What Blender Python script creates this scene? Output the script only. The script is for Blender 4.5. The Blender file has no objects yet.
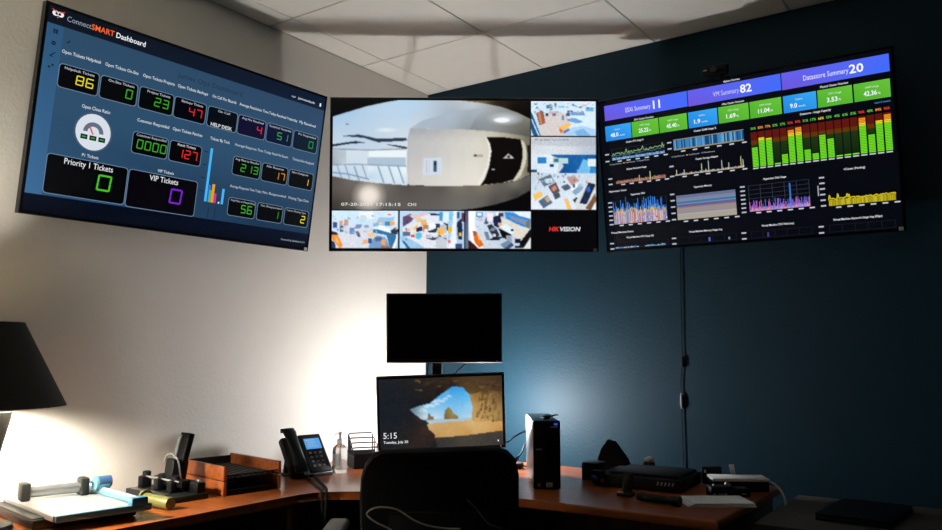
import bpy, bmesh, math, random
import numpy as np
from mathutils import Vector, Matrix

# ---------------------------------------------------------------- camera, world, exposure
SC = bpy.context.scene
COL = SC.collection
R = math.radians
CAM_Z = 1.255
cam_d = bpy.data.cameras.new('camera')
cam = bpy.data.objects.new('camera', cam_d)
COL.objects.link(cam)
cam.location = (0, 0, CAM_Z)
cam.rotation_euler = (R(90 + 6.38), R(-0.12), 0)
cam_d.sensor_width = 36.0
cam_d.lens = 36.0 * 787.4 / 942.0
cam_d.clip_start = 0.02
SC.camera = cam

world = bpy.data.worlds.new('world')
SC.world = world
world.use_nodes = True
world.node_tree.nodes['Background'].inputs[0].default_value = (0.6, 0.7, 1.0, 1)
world.node_tree.nodes['Background'].inputs[1].default_value = 0.0
SC.view_settings.view_transform = 'Standard'
SC.view_settings.look = 'None'
SC.view_settings.exposure = 0.0
SC.view_settings.gamma = 1.0
SC.view_settings.use_curve_mapping = False

LAMP_POWER = 830.0       # emission strength of the table lamp's bulb
CORNER_POWER = 450.0     # emission strength of the little lamp behind the monitors

# ---------------------------------------------------------------- room frame
TH = R(34.93)
CORNER = Vector((-0.2513, 4.4, 0))
NL = Vector((math.cos(TH), -math.sin(TH), 0))     # out of the white wall
NR = Vector((-math.sin(TH), -math.cos(TH), 0))    # out of the blue wall
YAW_L = R(90) - TH       # things that face away from the white wall
YAW_R = -TH              # things that face away from the blue wall
CEIL = 2.73
DESK = 0.75


def rp(dl, dr, z=0.0):
    """point at dl metres from the white wall and dr metres from the blue wall"""
    p = CORNER + NL * dl + NR * dr
    return Vector((p.x, p.y, z))


# ---------------------------------------------------------------- helpers: materials
def lin(c):
    def f(x):
        x = x / 255.0
        return x / 12.92 if x <= 0.04045 else ((x + 0.055) / 1.055) ** 2.4
    return tuple(f(x) for x in c[:3])


MATS = {}


def mat(name, color, rough=0.5, metal=0.0, bump=0.0, bscale=200.0, var=0.08, spec=0.5, emit=None, estr=0.0, trans=0.0, ior=1.45, coat=0.0):
    if name in MATS:
        return MATS[name]
    m = bpy.data.materials.new(name)
    m.use_nodes = True
    nt = m.node_tree
    b = nt.nodes['Principled BSDF']
    b.inputs['Roughness'].default_value = rough
    b.inputs['Metallic'].default_value = metal
    b.inputs['Specular IOR Level'].default_value = spec
    b.inputs['IOR'].default_value = ior
    b.inputs['Transmission Weight'].default_value = trans
    b.inputs['Coat Weight'].default_value = coat
    tc = nt.nodes.new('ShaderNodeTexCoord')
    nz = nt.nodes.new('ShaderNodeTexNoise')
    nz.inputs['Scale'].default_value = 14.0
    nz.inputs['Detail'].default_value = 4.0
    nt.links.new(tc.outputs['Object'], nz.inputs['Vector'])
    mx = nt.nodes.new('ShaderNodeMix')
    mx.data_type = 'RGBA'
    mx.inputs[6].default_value = (*[c * (1 - var) for c in color], 1)
    mx.inputs[7].default_value = (*[min(1, c * (1 + var)) for c in color], 1)
    nt.links.new(nz.outputs['Fac'], mx.inputs[0])
    nt.links.new(mx.outputs[2], b.inputs['Base Color'])
    if bump:
        n2 = nt.nodes.new('ShaderNodeTexNoise')
        n2.inputs['Scale'].default_value = bscale
        n2.inputs['Detail'].default_value = 3.0
        nt.links.new(tc.outputs['Object'], n2.inputs['Vector'])
        bp = nt.nodes.new('ShaderNodeBump')
        bp.inputs['Strength'].default_value = bump
        bp.inputs['Distance'].default_value = 0.004
        nt.links.new(n2.outputs['Fac'], bp.inputs['Height'])
        nt.links.new(bp.outputs['Normal'], b.inputs['Normal'])
    if emit:
        b.inputs['Emission Color'].default_value = (*emit, 1)
        b.inputs['Emission Strength'].default_value = estr
    MATS[name] = m
    return m


def wood(name, dark, light, rough=0.3, axis=0, scale=9.0):
    m = bpy.data.materials.new(name)
    m.use_nodes = True
    nt = m.node_tree
    b = nt.nodes['Principled BSDF']
    b.inputs['Roughness'].default_value = rough
    tc = nt.nodes.new('ShaderNodeTexCoord')
    mp = nt.nodes.new('ShaderNodeMapping')
    s = [scale * 2.2] * 3
    s[axis] = scale * 0.12
    mp.inputs['Scale'].default_value = s
    nt.links.new(tc.outputs['Object'], mp.inputs['Vector'])
    nz = nt.nodes.new('ShaderNodeTexNoise')
    nz.inputs['Scale'].default_value = 2.0
    nz.inputs['Detail'].default_value = 8.0
    nz.inputs['Distortion'].default_value = 0.6
    nt.links.new(mp.outputs['Vector'], nz.inputs['Vector'])
    cr = nt.nodes.new('ShaderNodeValToRGB')
    cr.color_ramp.elements[0].position = 0.32
    cr.color_ramp.elements[0].color = (*dark, 1)
    cr.color_ramp.elements[1].position = 0.68
    cr.color_ramp.elements[1].color = (*light, 1)
    nt.links.new(nz.outputs['Fac'], cr.inputs['Fac'])
    nt.links.new(cr.outputs['Color'], b.inputs['Base Color'])
    MATS[name] = m
    return m


def display_mat(name, strength=1.0, rough=0.25, spec=0.25):
    """what a lit screen shows: the colour of each patch of the picture, given off as light"""
    m = bpy.data.materials.new(name)
    m.use_nodes = True
    nt = m.node_tree
    b = nt.nodes['Principled BSDF']
    b.inputs['Base Color'].default_value = (0.004, 0.004, 0.005, 1)
    b.inputs['Roughness'].default_value = rough
    b.inputs['Specular IOR Level'].default_value = spec
    at = nt.nodes.new('ShaderNodeAttribute')
    at.attribute_name = 'Col'
    nt.links.new(at.outputs['Color'], b.inputs['Emission Color'])
    b.inputs['Emission Strength'].default_value = strength
    MATS[name] = m
    return m


# ---------------------------------------------------------------- helpers: meshes
def box(bm, c, s, bevel=0.0, rot=None, seg=2):
    r = bmesh.ops.create_cube(bm, size=1.0)
    vs = r['verts']
    bmesh.ops.scale(bm, vec=s, verts=vs)
    if bevel:
        es = list({e for v in vs for e in v.link_edges})
        rb = bmesh.ops.bevel(bm, geom=es, offset=bevel, segments=seg, affect='EDGES', profile=0.5)
        vs = list({v for f in rb['faces'] for v in f.verts} | {v for v in vs if v.is_valid})
        vs = [v for v in vs if v.is_valid]
    if rot is not None:
        bmesh.ops.rotate(bm, cent=(0, 0, 0), matrix=rot, verts=vs)
    bmesh.ops.translate(bm, vec=c, verts=vs)
    return vs


def rings(bm, rows, cap=True, close=True):
    """skin a list of equal-length loops"""
    rr = [[bm.verts.new(p) for p in row] for row in rows]
    n = len(rr[0])
    for a, b in zip(rr, rr[1:]):
        for i in range(n if close else n - 1):
            j = (i + 1) % n
            bm.faces.new((a[i], a[j], b[j], b[i]))
    if cap:
        bm.faces.new(rr[0][::-1])
        bm.faces.new(rr[-1])
    return rr


def lathe(bm, prof, seg=32, c=(0, 0, 0), cap=True):
    rows = []
    for r, z in prof:
        rows.append([(c[0] + r * math.cos(2 * math.pi * i / seg), c[1] + r * math.sin(2 * math.pi * i / seg), c[2] + z) for i in range(seg)])
    return rings(bm, rows, cap)


def tube(bm, pts, rad, seg=8):
    pts = [Vector(p) for p in pts]
    rad = rad if isinstance(rad, (list, tuple)) else [rad] * len(pts)
    rows = []
    up = Vector((0.13, 0.31, 0.94)).normalized()
    prev = None
    for i, p in enumerate(pts):
        t = (pts[min(i + 1, len(pts) - 1)] - pts[max(i - 1, 0)]).normalized()
        a = prev if prev is not None else t.cross(up)
        a = (a - t * a.dot(t))
        if a.length < 1e-5:
            a = t.cross(Vector((1, 0, 0)))
        a.normalize()
        prev = a
        b = t.cross(a)
        rows.append([p + (a * math.cos(2 * math.pi * k / seg) + b * math.sin(2 * math.pi * k / seg)) * rad[i] for k in range(seg)])
    return rings(bm, rows)


def curve_pts(ctrl, n=8):
    P = [Vector(p) for p in ctrl]
    P = [P[0] * 2 - P[1]] + P + [P[-1] * 2 - P[-2]]
    out = []
    for i in range(1, len(P) - 2):
        for k in range(n):
            t = k / n
            a, b, c, d = P[i - 1], P[i], P[i + 1], P[i + 2]
            out.append(0.5 * ((2 * b) + (c - a) * t + (2 * a - 5 * b + 4 * c - d) * t * t + (3 * b - a - 3 * c + d) * t ** 3))
    out.append(P[-2])
    return out


def prism(bm, poly, z0, z1, bevel=0.0, seg=3):
    lo = [bm.verts.new((p[0], p[1], z0)) for p in poly]
    hi = [bm.verts.new((p[0], p[1], z1)) for p in poly]
    n = len(poly)
    fs = [bm.faces.new(lo[::-1]), bm.faces.new(hi)]
    for i in range(n):
        fs.append(bm.faces.new((lo[i], lo[(i + 1) % n], hi[(i + 1) % n], hi[i])))
    if bevel:
        es = [e for e in set(fs[0].edges) | set(fs[1].edges)]
        bmesh.ops.bevel(bm, geom=es, offset=bevel, segments=seg, affect='EDGES', profile=0.5)


def rrect(w, h, r, n=5):
    """rounded rectangle outline, counter-clockwise"""
    out = []
    for cx, cy, a0 in ((w / 2 - r, h / 2 - r, 0), (-w / 2 + r, h / 2 - r, 90), (-w / 2 + r, -h / 2 + r, 180), (w / 2 - r, -h / 2 + r, 270)):
        for k in range(n + 1):
            a = R(a0 + 90 * k / n)
            out.append((cx + r * math.cos(a), cy + r * math.sin(a)))
    return out


def finish(bm, smooth=True):
    bmesh.ops.recalc_face_normals(bm, faces=bm.faces[:])
    if smooth:
        for f in bm.faces:
            f.smooth = True
        for e in bm.edges:
            if len(e.link_faces) == 2 and e.calc_face_angle(0) > R(32):
                e.smooth = False


def obj(name, bm, m, parent=None, loc=None, rot=None, smooth=True):
    finish(bm, smooth)
    me = bpy.data.meshes.new(name)
    bm.to_mesh(me)
    bm.free()
    for k in (m if isinstance(m, (list, tuple)) else [m]):
        me.materials.append(k)
    o = bpy.data.objects.new(name, me)
    COL.objects.link(o)
    if parent:
        o.parent = parent
    if loc is not None:
        o.location = loc
    if rot is not None:
        o.rotation_euler = rot
    return o


def part(name, m, parent, fn, *a, **k):
    bm = bmesh.new()
    fn(bm, *a, **k)
    return obj(name, bm, m, parent)


def tag(o, label, cat, group=None):
    o['label'] = label
    o['category'] = cat
    if group:
        o['group'] = group
    return o


def thing(name, label, cat, loc=(0, 0, 0), rot=(0, 0, 0), group=None):
    o = bpy.data.objects.new(name, None)
    o.empty_display_size = 0.05
    COL.objects.link(o)
    o.location = loc
    o.rotation_euler = rot if isinstance(rot, (tuple, list)) else (0, 0, rot)
    return tag(o, label, cat, group)


def struct(o):
    o['kind'] = 'structure'
    return o


# ---------------------------------------------------------------- materials
def wall_mat(name, color, rough, bump):
    m = mat(name, color, rough=rough, bump=bump, bscale=75.0, var=0.02, spec=0.27)
    return m


M_WHITE = wall_mat('white_wall_paint', (0.735, 0.70, 0.63), 0.6, 0.35)
M_BLUE = wall_mat('dark_teal_wall_paint', (0.0042, 0.0285, 0.047), 0.55, 0.35)
M_TILE = mat('ceiling_tile_board', (0.89, 0.875, 0.785), 0.9, bump=0.25, bscale=220, var=0.04)
M_GRID = mat('ceiling_grid_paint', (0.5, 0.48, 0.43), 0.5)
M_CARPET = mat('carpet', (0.03, 0.028, 0.027), 0.95, bump=0.6, bscale=400)
M_BLACK = mat('black_plastic', (0.0035, 0.0035, 0.004), 0.42, spec=0.22)
M_BLACKM = mat('black_matte_plastic', (0.006, 0.006, 0.0065), 0.6, spec=0.25)
M_GLOSS = mat('black_gloss_bezel', (0.004, 0.004, 0.005), 0.12)
M_PANEL = mat('unlit_screen', (0.0025, 0.0025, 0.003), 0.22, spec=0.3)
M_STEEL = mat('brushed_steel', (0.55, 0.56, 0.57), 0.3, metal=1.0)
M_CHROME = mat('chrome', (0.75, 0.75, 0.75), 0.12, metal=1.0)
M_GREY = mat('grey_plastic', (0.22, 0.22, 0.22), 0.45)
M_SILVER = mat('silver_plastic', (0.42, 0.42, 0.41), 0.35, metal=0.2)
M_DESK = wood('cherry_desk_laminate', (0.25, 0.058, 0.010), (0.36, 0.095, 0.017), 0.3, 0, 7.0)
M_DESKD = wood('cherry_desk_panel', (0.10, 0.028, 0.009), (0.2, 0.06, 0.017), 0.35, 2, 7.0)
M_TRAYW = wood('orange_stained_wood', (0.24, 0.055, 0.012), (0.40, 0.105, 0.023), 0.38, 0, 10.0)
M_WHITEP = mat('white_plastic', (0.8, 0.8, 0.78), 0.4)
M_PAPER = mat('white_paper', (0.8, 0.79, 0.76), 0.8, var=0.02)
M_CLOTH = mat('black_upholstery', (0.006, 0.006, 0.007), 0.9, bump=0.4, bscale=500, spec=0.15)
M_CUTBLUE = mat('blue_plastic', (0.05, 0.165, 0.25), 0.4)
M_CUTBLUE2 = mat('deep_blue_plastic', (0.03, 0.075, 0.17), 0.4)
M_BOARD = mat('pale_cutting_board', (0.30, 0.31, 0.30), 0.3)
M_OLIVE = mat('olive_yellow_plastic', (0.15, 0.145, 0.04), 0.4)
M_GREENBLK = mat('dark_grey_green_plastic', (0.010, 0.012, 0.0115), 0.45, spec=0.25)

# ---------------------------------------------------------------- the room
RL, RR = 5.2, 5.6          # how far the room reaches from the white wall and from the blue wall


def wall(name, a, b, m, t=0.1):
    """an upright slab from a to b, its thickness on the outside"""
    a, b = Vector(a), Vector(b)
    d = (b - a)
    ln = d.length
    ang = math.atan2(d.y, d.x)
    bm = bmesh.new()
    box(bm, (ln / 2, t / 2, CEIL / 2), (ln, t, CEIL))
    return struct(obj(name, bm, m, loc=a, rot=(0, 0, ang), smooth=False))


wall('wall_left', rp(0, RR), rp(0, 0), M_WHITE)
wall('wall_right', rp(0, 0), rp(RL, 0), M_BLUE)
wall('wall_back', rp(RL, 0), rp(RL, RR), M_BLUE)
wall('wall_front', rp(RL, RR), rp(0, RR), M_BLUE)
bm = bmesh.new()
box(bm, (0, 0, -0.05), (RL + 0.2, RR + 0.2, 0.1))
fl = struct(obj('floor', bm, M_CARPET, loc=rp(RL / 2, RR / 2, 0), rot=(0, 0, -TH), smooth=False))

# ceiling: a slab with lay-in tiles; local x runs away from the white wall, local -y from the blue wall
bm = bmesh.new()
box(bm, (RL / 2, -RR / 2, 0.085), (RL + 0.2, RR + 0.2, 0.1))
ceil = struct(obj('ceiling', bm, M_GRID, loc=(CORNER.x, CORNER.y, CEIL), rot=(0, 0, -TH), smooth=False))
xs = [0.0, 0.15] + [0.15 + 0.6115 * k for k in range(1, 9) if 0.15 + 0.6115 * k < RL] + [RL]
ys = [0.0, 0.557] + [0.557 + 0.6115 * k for k in range(1, 9) if 0.557 + 0.6115 * k < RR] + [RR]
tile_cache = {}
for i in range(len(xs) - 1):
    for j in range(len(ys) - 1):
        w, h = xs[i + 1] - xs[i], ys[j + 1] - ys[j]
        key = (round(w, 3), round(h, 3))
        if key not in tile_cache:
            bm = bmesh.new()
            box(bm, (0, 0, 0.010), (w - 0.006, h - 0.006, 0.02), bevel=0.002, seg=1)
            finish(bm, False)
            me = bpy.data.meshes.new('ceiling_tile')
            bm.to_mesh(me)
            bm.free()
            me.materials.append(M_TILE)
            tile_cache[key] = me
        o = bpy.data.objects.new('ceiling_tile', tile_cache[key])
        COL.objects.link(o)
        o.parent = ceil
        o.location = ((xs[i] + xs[i + 1]) / 2, -(ys[j] + ys[j + 1]) / 2, 0)
for x in xs[1:-1]:
    bm = bmesh.new()
    box(bm, (x, -RR / 2, 0.022), (0.015, RR, 0.026))
    obj('grid_bar', bm, M_GRID, ceil, smooth=False)
for y in ys[1:-1]:
    bm = bmesh.new()
    box(bm, (RL / 2, -y, 0.0225), (RL, 0.015, 0.025))
    obj('grid_bar', bm, M_GRID, ceil, smooth=False)
# skirting on the two visible walls
bm = bmesh.new()
box(bm, (RR / 2, -0.006, 0.05), (RR, 0.012, 0.1), bevel=0.003)
struct(obj('baseboard_left', bm, M_BLACKM, loc=rp(0, RR), rot=(0, 0, YAW_L)))
bm = bmesh.new()
box(bm, (RL / 2, -0.006, 0.05), (RL, 0.012, 0.1), bevel=0.003)
struct(obj('baseboard_right', bm, M_BLACKM, loc=rp(0, 0), rot=(0, 0, YAW_R)))


# ---------------------------------------------------------------- pictures on screens
class Disp:
    """collects coloured shapes in screen units (u to the right, v down) and builds them as thin layers on a screen face"""

    def __init__(self, w, h, y0=-0.0004, step=0.00006):
        self.w, self.h, self.y0, self.step = w, h, y0, step
        self.parts = []
        self.layer = 0
        self.split = False

    def use(self, name, split=False):
        """the shapes that follow belong to a part of this name (split: each shape is a part of its own)"""
        self.cur = name
        self.split = split
        self.layer += 1
        self.parts.append((name, [], [], []))

    def piece(self):
        if self.split and self.parts[-1][1]:
            self.parts.append((self.cur, [], [], []))

    def p(self, u, v):
        return ((u - 0.5) * self.w, self.y0 - self.layer * self.step, (0.5 - v) * self.h)

    def raw(self, verts, faces, cols):
        _, V, F, C = self.parts[-1]
        b = len(V)
        V += verts
        F += [tuple(b + i for i in f) for f in faces]
        C += cols

    def poly(self, pts, col, up=True):
        if up:
            self.layer += 0.25
        pts = list(pts)
        cols = col if isinstance(col, list) else [col] * len(pts)
        self.raw([self.p(*q) for q in pts], [tuple(range(len(pts)))], [lin(c) for c in cols])

    def rect(self, u0, v0, u1, v1, col, up=True):
        self.poly([(u0, v0), (u1, v0), (u1, v1), (u0, v1)], col, up)

    def rr(self, u0, v0, u1, v1, r, col):
        a = self.w / self.h
        o = rrect((u1 - u0) * a, v1 - v0, r, 4)
        self.poly([((u0 + u1) / 2 + x / a, (v0 + v1) / 2 + y) for x, y in o], col)

    def ell(self, u, v, ru, rv, col, n=28, a0=0, a1=360):
        self.poly([(u + ru * math.cos(R(a0 + (a1 - a0) * k / n)), v - rv * math.sin(R(a0 + (a1 - a0) * k / n))) for k in range(n + (0 if a1 - a0 == 360 else 1))], col)

    def arc(self, u, v, r0, r1, a0, a1, col, n=20):
        a = self.w / self.h
        o = [(u + r1 / a * math.cos(R(a0 + (a1 - a0) * k / n)), v - r1 * math.sin(R(a0 + (a1 - a0) * k / n))) for k in range(n + 1)]
        i = [(u + r0 / a * math.cos(R(a1 + (a0 - a1) * k / n)), v - r0 * math.sin(R(a1 + (a0 - a1) * k / n))) for k in range(n + 1)]
        self.layer += 0.25
        for k in range(n):
            self.poly([o[k], o[k + 1], i[n - k - 1], i[n - k]], col, False)

    def line(self, pts, wd, col):
        self.layer += 0.25
        a = self.w / self.h
        for (x0, y0), (x1, y1) in zip(pts, pts[1:]):
            dx, dy = (x1 - x0) * a, y1 - y0
            L = math.hypot(dx, dy) or 1
            nx, ny = -dy / L * wd / 2 / a, dx / L * wd / 2
            self.poly([(x0 + nx, y0 + ny), (x1 + nx, y1 + ny), (x1 - nx, y1 - ny), (x0 - nx, y0 - ny)], col, False)

    def text(self, s, u0, u1, vb, ch, col, bold=0.0, shear=0.0):
        """a line of lettering from u0 to u1 on the baseline vb with capitals ch tall"""
        cu = bpy.data.curves.new('lettering', 'FONT')
        cu.body = s
        cu.resolution_u = 2
        cu.offset = bold
        cu.shear = shear
        o = bpy.data.objects.new('lettering', cu)
        COL.objects.link(o)
        dg = bpy.context.evaluated_depsgraph_get()
        me = o.evaluated_get(dg).to_mesh()
        vs = [v.co.copy() for v in me.vertices]
        fs = [tuple(p.vertices) for p in me.polygons]
        o.evaluated_get(dg).to_mesh_clear()
        bpy.data.objects.remove(o)
        bpy.data.curves.remove(cu)
        if not vs:
            return
        self.piece()
        x0, x1 = min(v.x for v in vs), max(v.x for v in vs)
        self.layer += 0.25
        k = (u1 - u0) / (x1 - x0)
        self.raw([self.p(u0 + (v.x - x0) * k, vb - v.y * ch / 0.70) for v in vs], fs, [lin(col)] * len(vs))

    def seg7(self, s, u1, v0, v1, du, col, th=0.115):
        """seven-segment digits ending at u1"""
        self.layer += 0.25
        a = self.w / self.h
        n = len(s)
        on = {'0': 'abcdef', '1': 'bc', '2': 'abged', '3': 'abgcd', '4': 'fgbc', '5': 'afgcd', '6': 'afgecd', '7': 'abc', '8': 'abcdefg', '9': 'abcdfg'}
        for i, chh in enumerate(s):
            self.piece()
            x0 = u1 - (n - i) * du * 1.28 + du * 0.28
            x1 = x0 + du
            t = (v1 - v0) * th
            tu = t / a
            g = t * 0.12
            vm = (v0 + v1) / 2
            S = {'a': (x0 + tu * .6, v0, x1 - tu * .6, v0 + t), 'd': (x0 + tu * .6, v1 - t, x1 - tu * .6, v1), 'g': (x0 + tu * .6, vm - t / 2, x1 - tu * .6, vm + t / 2),
                 'f': (x0, v0 + t * .4, x0 + tu, vm - g), 'b': (x1 - tu, v0 + t * .4, x1, vm - g), 'e': (x0, vm + g, x0 + tu, v1 - t * .4), 'c': (x1 - tu, vm + g, x1, v1 - t * .4)}
            for q in on.get(chh, ''):
                sl = 0.08 * (x1 - x0)
                r = S[q]
                self.poly([(r[0] + sl * (v1 - r[1]) / (v1 - v0), r[1]), (r[2] + sl * (v1 - r[1]) / (v1 - v0), r[1]), (r[2] + sl * (v1 - r[3]) / (v1 - v0), r[3]), (r[0] + sl * (v1 - r[3]) / (v1 - v0), r[3])], col, False)

    def build(self, parent, m):
        for name, V, F, C in self.parts:
            if not F:
                continue
            me = bpy.data.meshes.new(name)
            me.from_pydata(V, [], F)
            at = me.color_attributes.new('Col', 'FLOAT_COLOR', 'POINT')
            at.data.foreach_set('color', [x for c in C for x in (*c, 1.0)])
            me.materials.append(m)
            # faces look towards -y
            me.update()
            if me.polygons:
                bm = bmesh.new()
                bm.from_mesh(me)
                bmesh.ops.reverse_faces(bm, faces=[f for f in bm.faces if f.normal.y > 0])
                bm.to_mesh(me)
                bm.free()
            o = bpy.data.objects.new(name, me)
            COL.objects.link(o)
            o.parent = parent


class Ras:
    """a coarse photographic picture: shapes filled into a grid of colours, softened, then built as one fine mesh of patches"""

    def __init__(self, d, u0, v0, u1, v1, nx, ny):
        self.d, self.b, self.nx, self.ny = d, (u0, v0, u1, v1), nx, ny
        self.U, self.V = np.meshgrid(np.linspace(u0, u1, nx + 1), np.linspace(v0, v1, ny + 1))
        self.A = np.zeros((ny + 1, nx + 1, 3)) + 20.0
        self.asp = d.w / d.h

    def poly(self, pts, col, up=True):
        pts = list(pts)
        ins = np.zeros(self.U.shape, bool)
        n = len(pts)
        for i in range(n):
            (x0, y0), (x1, y1) = pts[i], pts[(i + 1) % n]
            if y0 == y1:
                continue
            c = ((y0 > self.V) != (y1 > self.V)) & (self.U < (x1 - x0) * (self.V - y0) / (y1 - y0) + x0)
            ins ^= c
        if isinstance(col, list):
            num = np.zeros(self.A.shape)
            den = np.zeros(self.U.shape)
            for (x, y), c in zip(pts, col):
                w = 1.0 / (((self.U - x) * self.asp) ** 2 + (self.V - y) ** 2 + 2e-4)
                num += w[..., None] * np.array(c, float)
                den += w
            self.A[ins] = (num / den[..., None])[ins]
        else:
            self.A[ins] = col

    def rect(self, u0, v0, u1, v1, col, up=True):
        self.poly([(u0, v0), (u1, v0), (u1, v1), (u0, v1)], col)

    def ell(self, u, v, ru, rv, col, n=28, soft=0.0):
        q = np.sqrt(((self.U - u) / ru) ** 2 + ((self.V - v) / rv) ** 2)
        w = np.clip((1 - q) / max(soft, 1e-3), 0, 1)[..., None]
        self.A = self.A * (1 - w) + np.array(col, float) * w

    def line(self, pts, wd, col):
        for (x0, y0), (x1, y1) in zip(pts, pts[1:]):
            dx, dy = (x1 - x0) * self.asp, y1 - y0
            L2 = dx * dx + dy * dy + 1e-12
            t = np.clip((((self.U - x0) * self.asp) * dx + (self.V - y0) * dy) / L2, 0, 1)
            q = np.hypot((self.U - x0) * self.asp - t * dx, self.V - y0 - t * dy)
            w = np.clip(1.4 - q / (wd * .5), 0, 1)[..., None]
            self.A = self.A * (1 - w) + np.array(col, float) * w

    def speckle(self, seed, amount, mask=None):
        r = np.random.RandomState(seed)
        n = r.normal(0, 1, self.U.shape)
        n = (n + np.roll(n, 1, 0) + np.roll(n, 1, 1)) / 1.7
        self.A += (n * amount)[..., None] * (1 if mask is None else mask[..., None])

    def soften(self, k=1):
        for _ in range(k):
            P = np.pad(self.A, ((1, 1), (1, 1), (0, 0)), 'edge')
            self.A = (P[1:-1, 1:-1] * 4 + P[:-2, 1:-1] + P[2:, 1:-1] + P[1:-1, :-2] + P[1:-1, 2:]) / 8

    def build(self):
        d = self.d
        d.layer += .5
        nx, ny = self.nx, self.ny
        A = np.clip(self.A, 0, 255).reshape(-1, 3)
        verts = [d.p(u, v) for u, v in zip(self.U.ravel(), self.V.ravel())]
        W = nx + 1
        faces = [(j * W + i, j * W + i + 1, (j + 1) * W + i + 1, (j + 1) * W + i) for j in range(ny) for i in range(nx)]
        d.raw(verts, faces, [lin(c) for c in A])


M_TVIMG = display_mat('television_picture', 1.0)
M_PCIMG = display_mat('monitor_picture', 1.0)

TVW, TVH, TVB = 1.235, 0.71, 0.010


def television(label, loc, yaw, tilt, arms):
    t = thing('wall_television', label, 'television', (loc[0], loc[1], loc[2] + CAM_Z), (tilt, 0, yaw), 'televisions mounted around the corner')

    def bez(bm):
        # a frame with an opening for the screen, then a shallow back
        o, i = (TVW / 2, TVH / 2), (TVW / 2 - TVB, TVH / 2 - TVB)
        def ring(w, h, y):
            return [(-w, y, -h), (w, y, -h), (w, y, h), (-w, y, h)]
        rings(bm, [ring(i[0], i[1], 0.003), ring(i[0], i[1], -0.002), ring(o[0] - .002, o[1] - .002, -0.002), ring(o[0], o[1], 0.001), ring(o[0], o[1], 0.028)], cap=False)
    part('bezel', M_GLOSS, t, bez)

    def back(bm):
        box(bm, (0, 0.021, 0), (TVW - .004, 0.018, TVH - .004), bevel=0.004)
        box(bm, (0, 0.042, 0.05), (TVW * .6, 0.028, TVH * .55), bevel=0.012)
    part('back_cover', M_BLACKM, t, back)
    s = part('screen', M_PANEL, t, lambda bm: box(bm, (0, 0.006, 0), (TVW - 2 * TVB + .002, 0.012, TVH - 2 * TVB + .002)))
    part('corner_badge', M_SILVER, t, lambda bm: box(bm, (TVW / 2 - 0.017, -0.003, -TVH / 2 + 0.010), (0.016, 0.002, 0.014)))
    part('wall_bracket', M_BLACKM, t, lambda bm: [box(bm, (sx * .12, 0.06, 0.05), (0.03, 0.012, 0.36)) for sx in (-1, 1)])
    for p0, p1 in arms:
        part('mount_arm', M_BLACKM, t, lambda bm: tube(bm, [p0, p1], 0.0045, 8))
    return t, s


# ---- left television: ticket dashboard
tvl, scr = television('left wall television with a blue ticket dashboard of digit tiles', (-1.073, 3.014, 0.806), 0.917, 0.154, [((-.12, .06, .05), (-.10, .17, .08)), ((.12, .06, .05), (.10, .17, .08))])
d = Disp(TVW - 2 * TVB, TVH - 2 * TVB)
d.use('screen_background')
d.poly([(0, 0), (1, 0), (1, .5), (0, .5)], [(44, 74, 100), (44, 68, 98), (45, 78, 108), (44, 78, 108)], False)
d.poly([(0, .5), (1, .5), (1, 1), (0, 1)], [(44, 78, 108), (45, 78, 108), (20, 42, 68), (42, 82, 116)], False)
d.poly([(0, .08), (.045, .08), (.045, .912), (0, .912)], [(44, 84, 118), (44, 84, 118), (58, 102, 144), (58, 106, 150)])
d.poly([(0, 0), (1, 0), (1, .084), (0, .084)], [(8, 15, 24), (12, 24, 46), (14, 28, 50), (8, 18, 32)])
d.poly([(0, .912), (.5, .905), (1, .9), (1, 1), (0, 1)], [(4, 12, 30), (3, 10, 26), (5, 16, 38), (3, 8, 20), (2, 6, 18)])
d.use('dashboard_tile', True)
row1 = [.048, .166, .286, .402, .522, .639, .758, .876]
tint = [(2, 2, 5), (2, 4, 5), (2, 4, 6), (2, 2, 10), (3, 6, 16), (14, 8, 44), (8, 16, 50), (6, 24, 40)]


def tile(u0, v0, u1, v1, c=(2, 3, 5)):
    d.piece()
    d.rr(u0 - .002, v0 - .0035, u1 + .002, v1 + .0035, .018, (108, 132, 156))
    d.rr(u0, v0, u1, v1, .016, c)


for k, u in enumerate(row1):
    tile(u, .262, u + .111, .374, tint[k])
tile(.283, .505, .397, .615)
tile(.406, .505, .516, .615, (4, 2, 4))
for u in (.640, .759, .878):
    tile(u, .511, u + .110, .617)
    tile(u + .002, .757, u + .110, .860)
tile(.047, .706, .280, .897)
tile(.286, .706, .517, .902, (3, 2, 7))
d.use('readout_digit', True)
YEL, GRN, RED, PUR, ORA = (224, 212, 44), (60, 158, 40), (226, 42, 46), (118, 38, 200), (216, 138, 30)
d.seg7('86', .145, .297, .345, .022, YEL)
d.seg7('0', .263, .296, .346, .021, GRN)
d.seg7('23', .382, .298, .346, .021, GRN)
d.seg7('47', .500, .300, .346, .021, RED)
d.seg7('4', .736, .300, .346, .021, (236, 40, 70))
d.seg7('51', .850, .302, .348, .021, (60, 160, 60))
d.seg7('0', .968, .304, .350, .021, (44, 150, 70))
d.seg7('0000', .393, .540, .590, .020, GRN)
d.seg7('127', .503, .540, .590, .020, RED)
d.seg7('213', .742, .546, .592, .020, GRN)
d.seg7('17', .858, .548, .594, .020, ORA)
d.seg7('1', .968, .548, .594, .020, (220, 180, 30))
d.seg7('56', .738, .788, .838, .020, (60, 170, 46))
d.seg7('1', .852, .790, .838, .020, (44, 140, 44))
d.seg7('2', .974, .790, .838, .020, YEL)
d.seg7('0', .233, .762, .846, .042, (72, 184, 40))
d.seg7('0', .466, .766, .850, .042, PUR)
d.use('gauge')
d.ell(.163, .558, .056, .100, (70, 88, 110))
d.ell(.163, .558, .051, .092, (214, 222, 232))
d.arc(.163, .560, .030, .052, 0, 180, (96, 108, 128))
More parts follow.
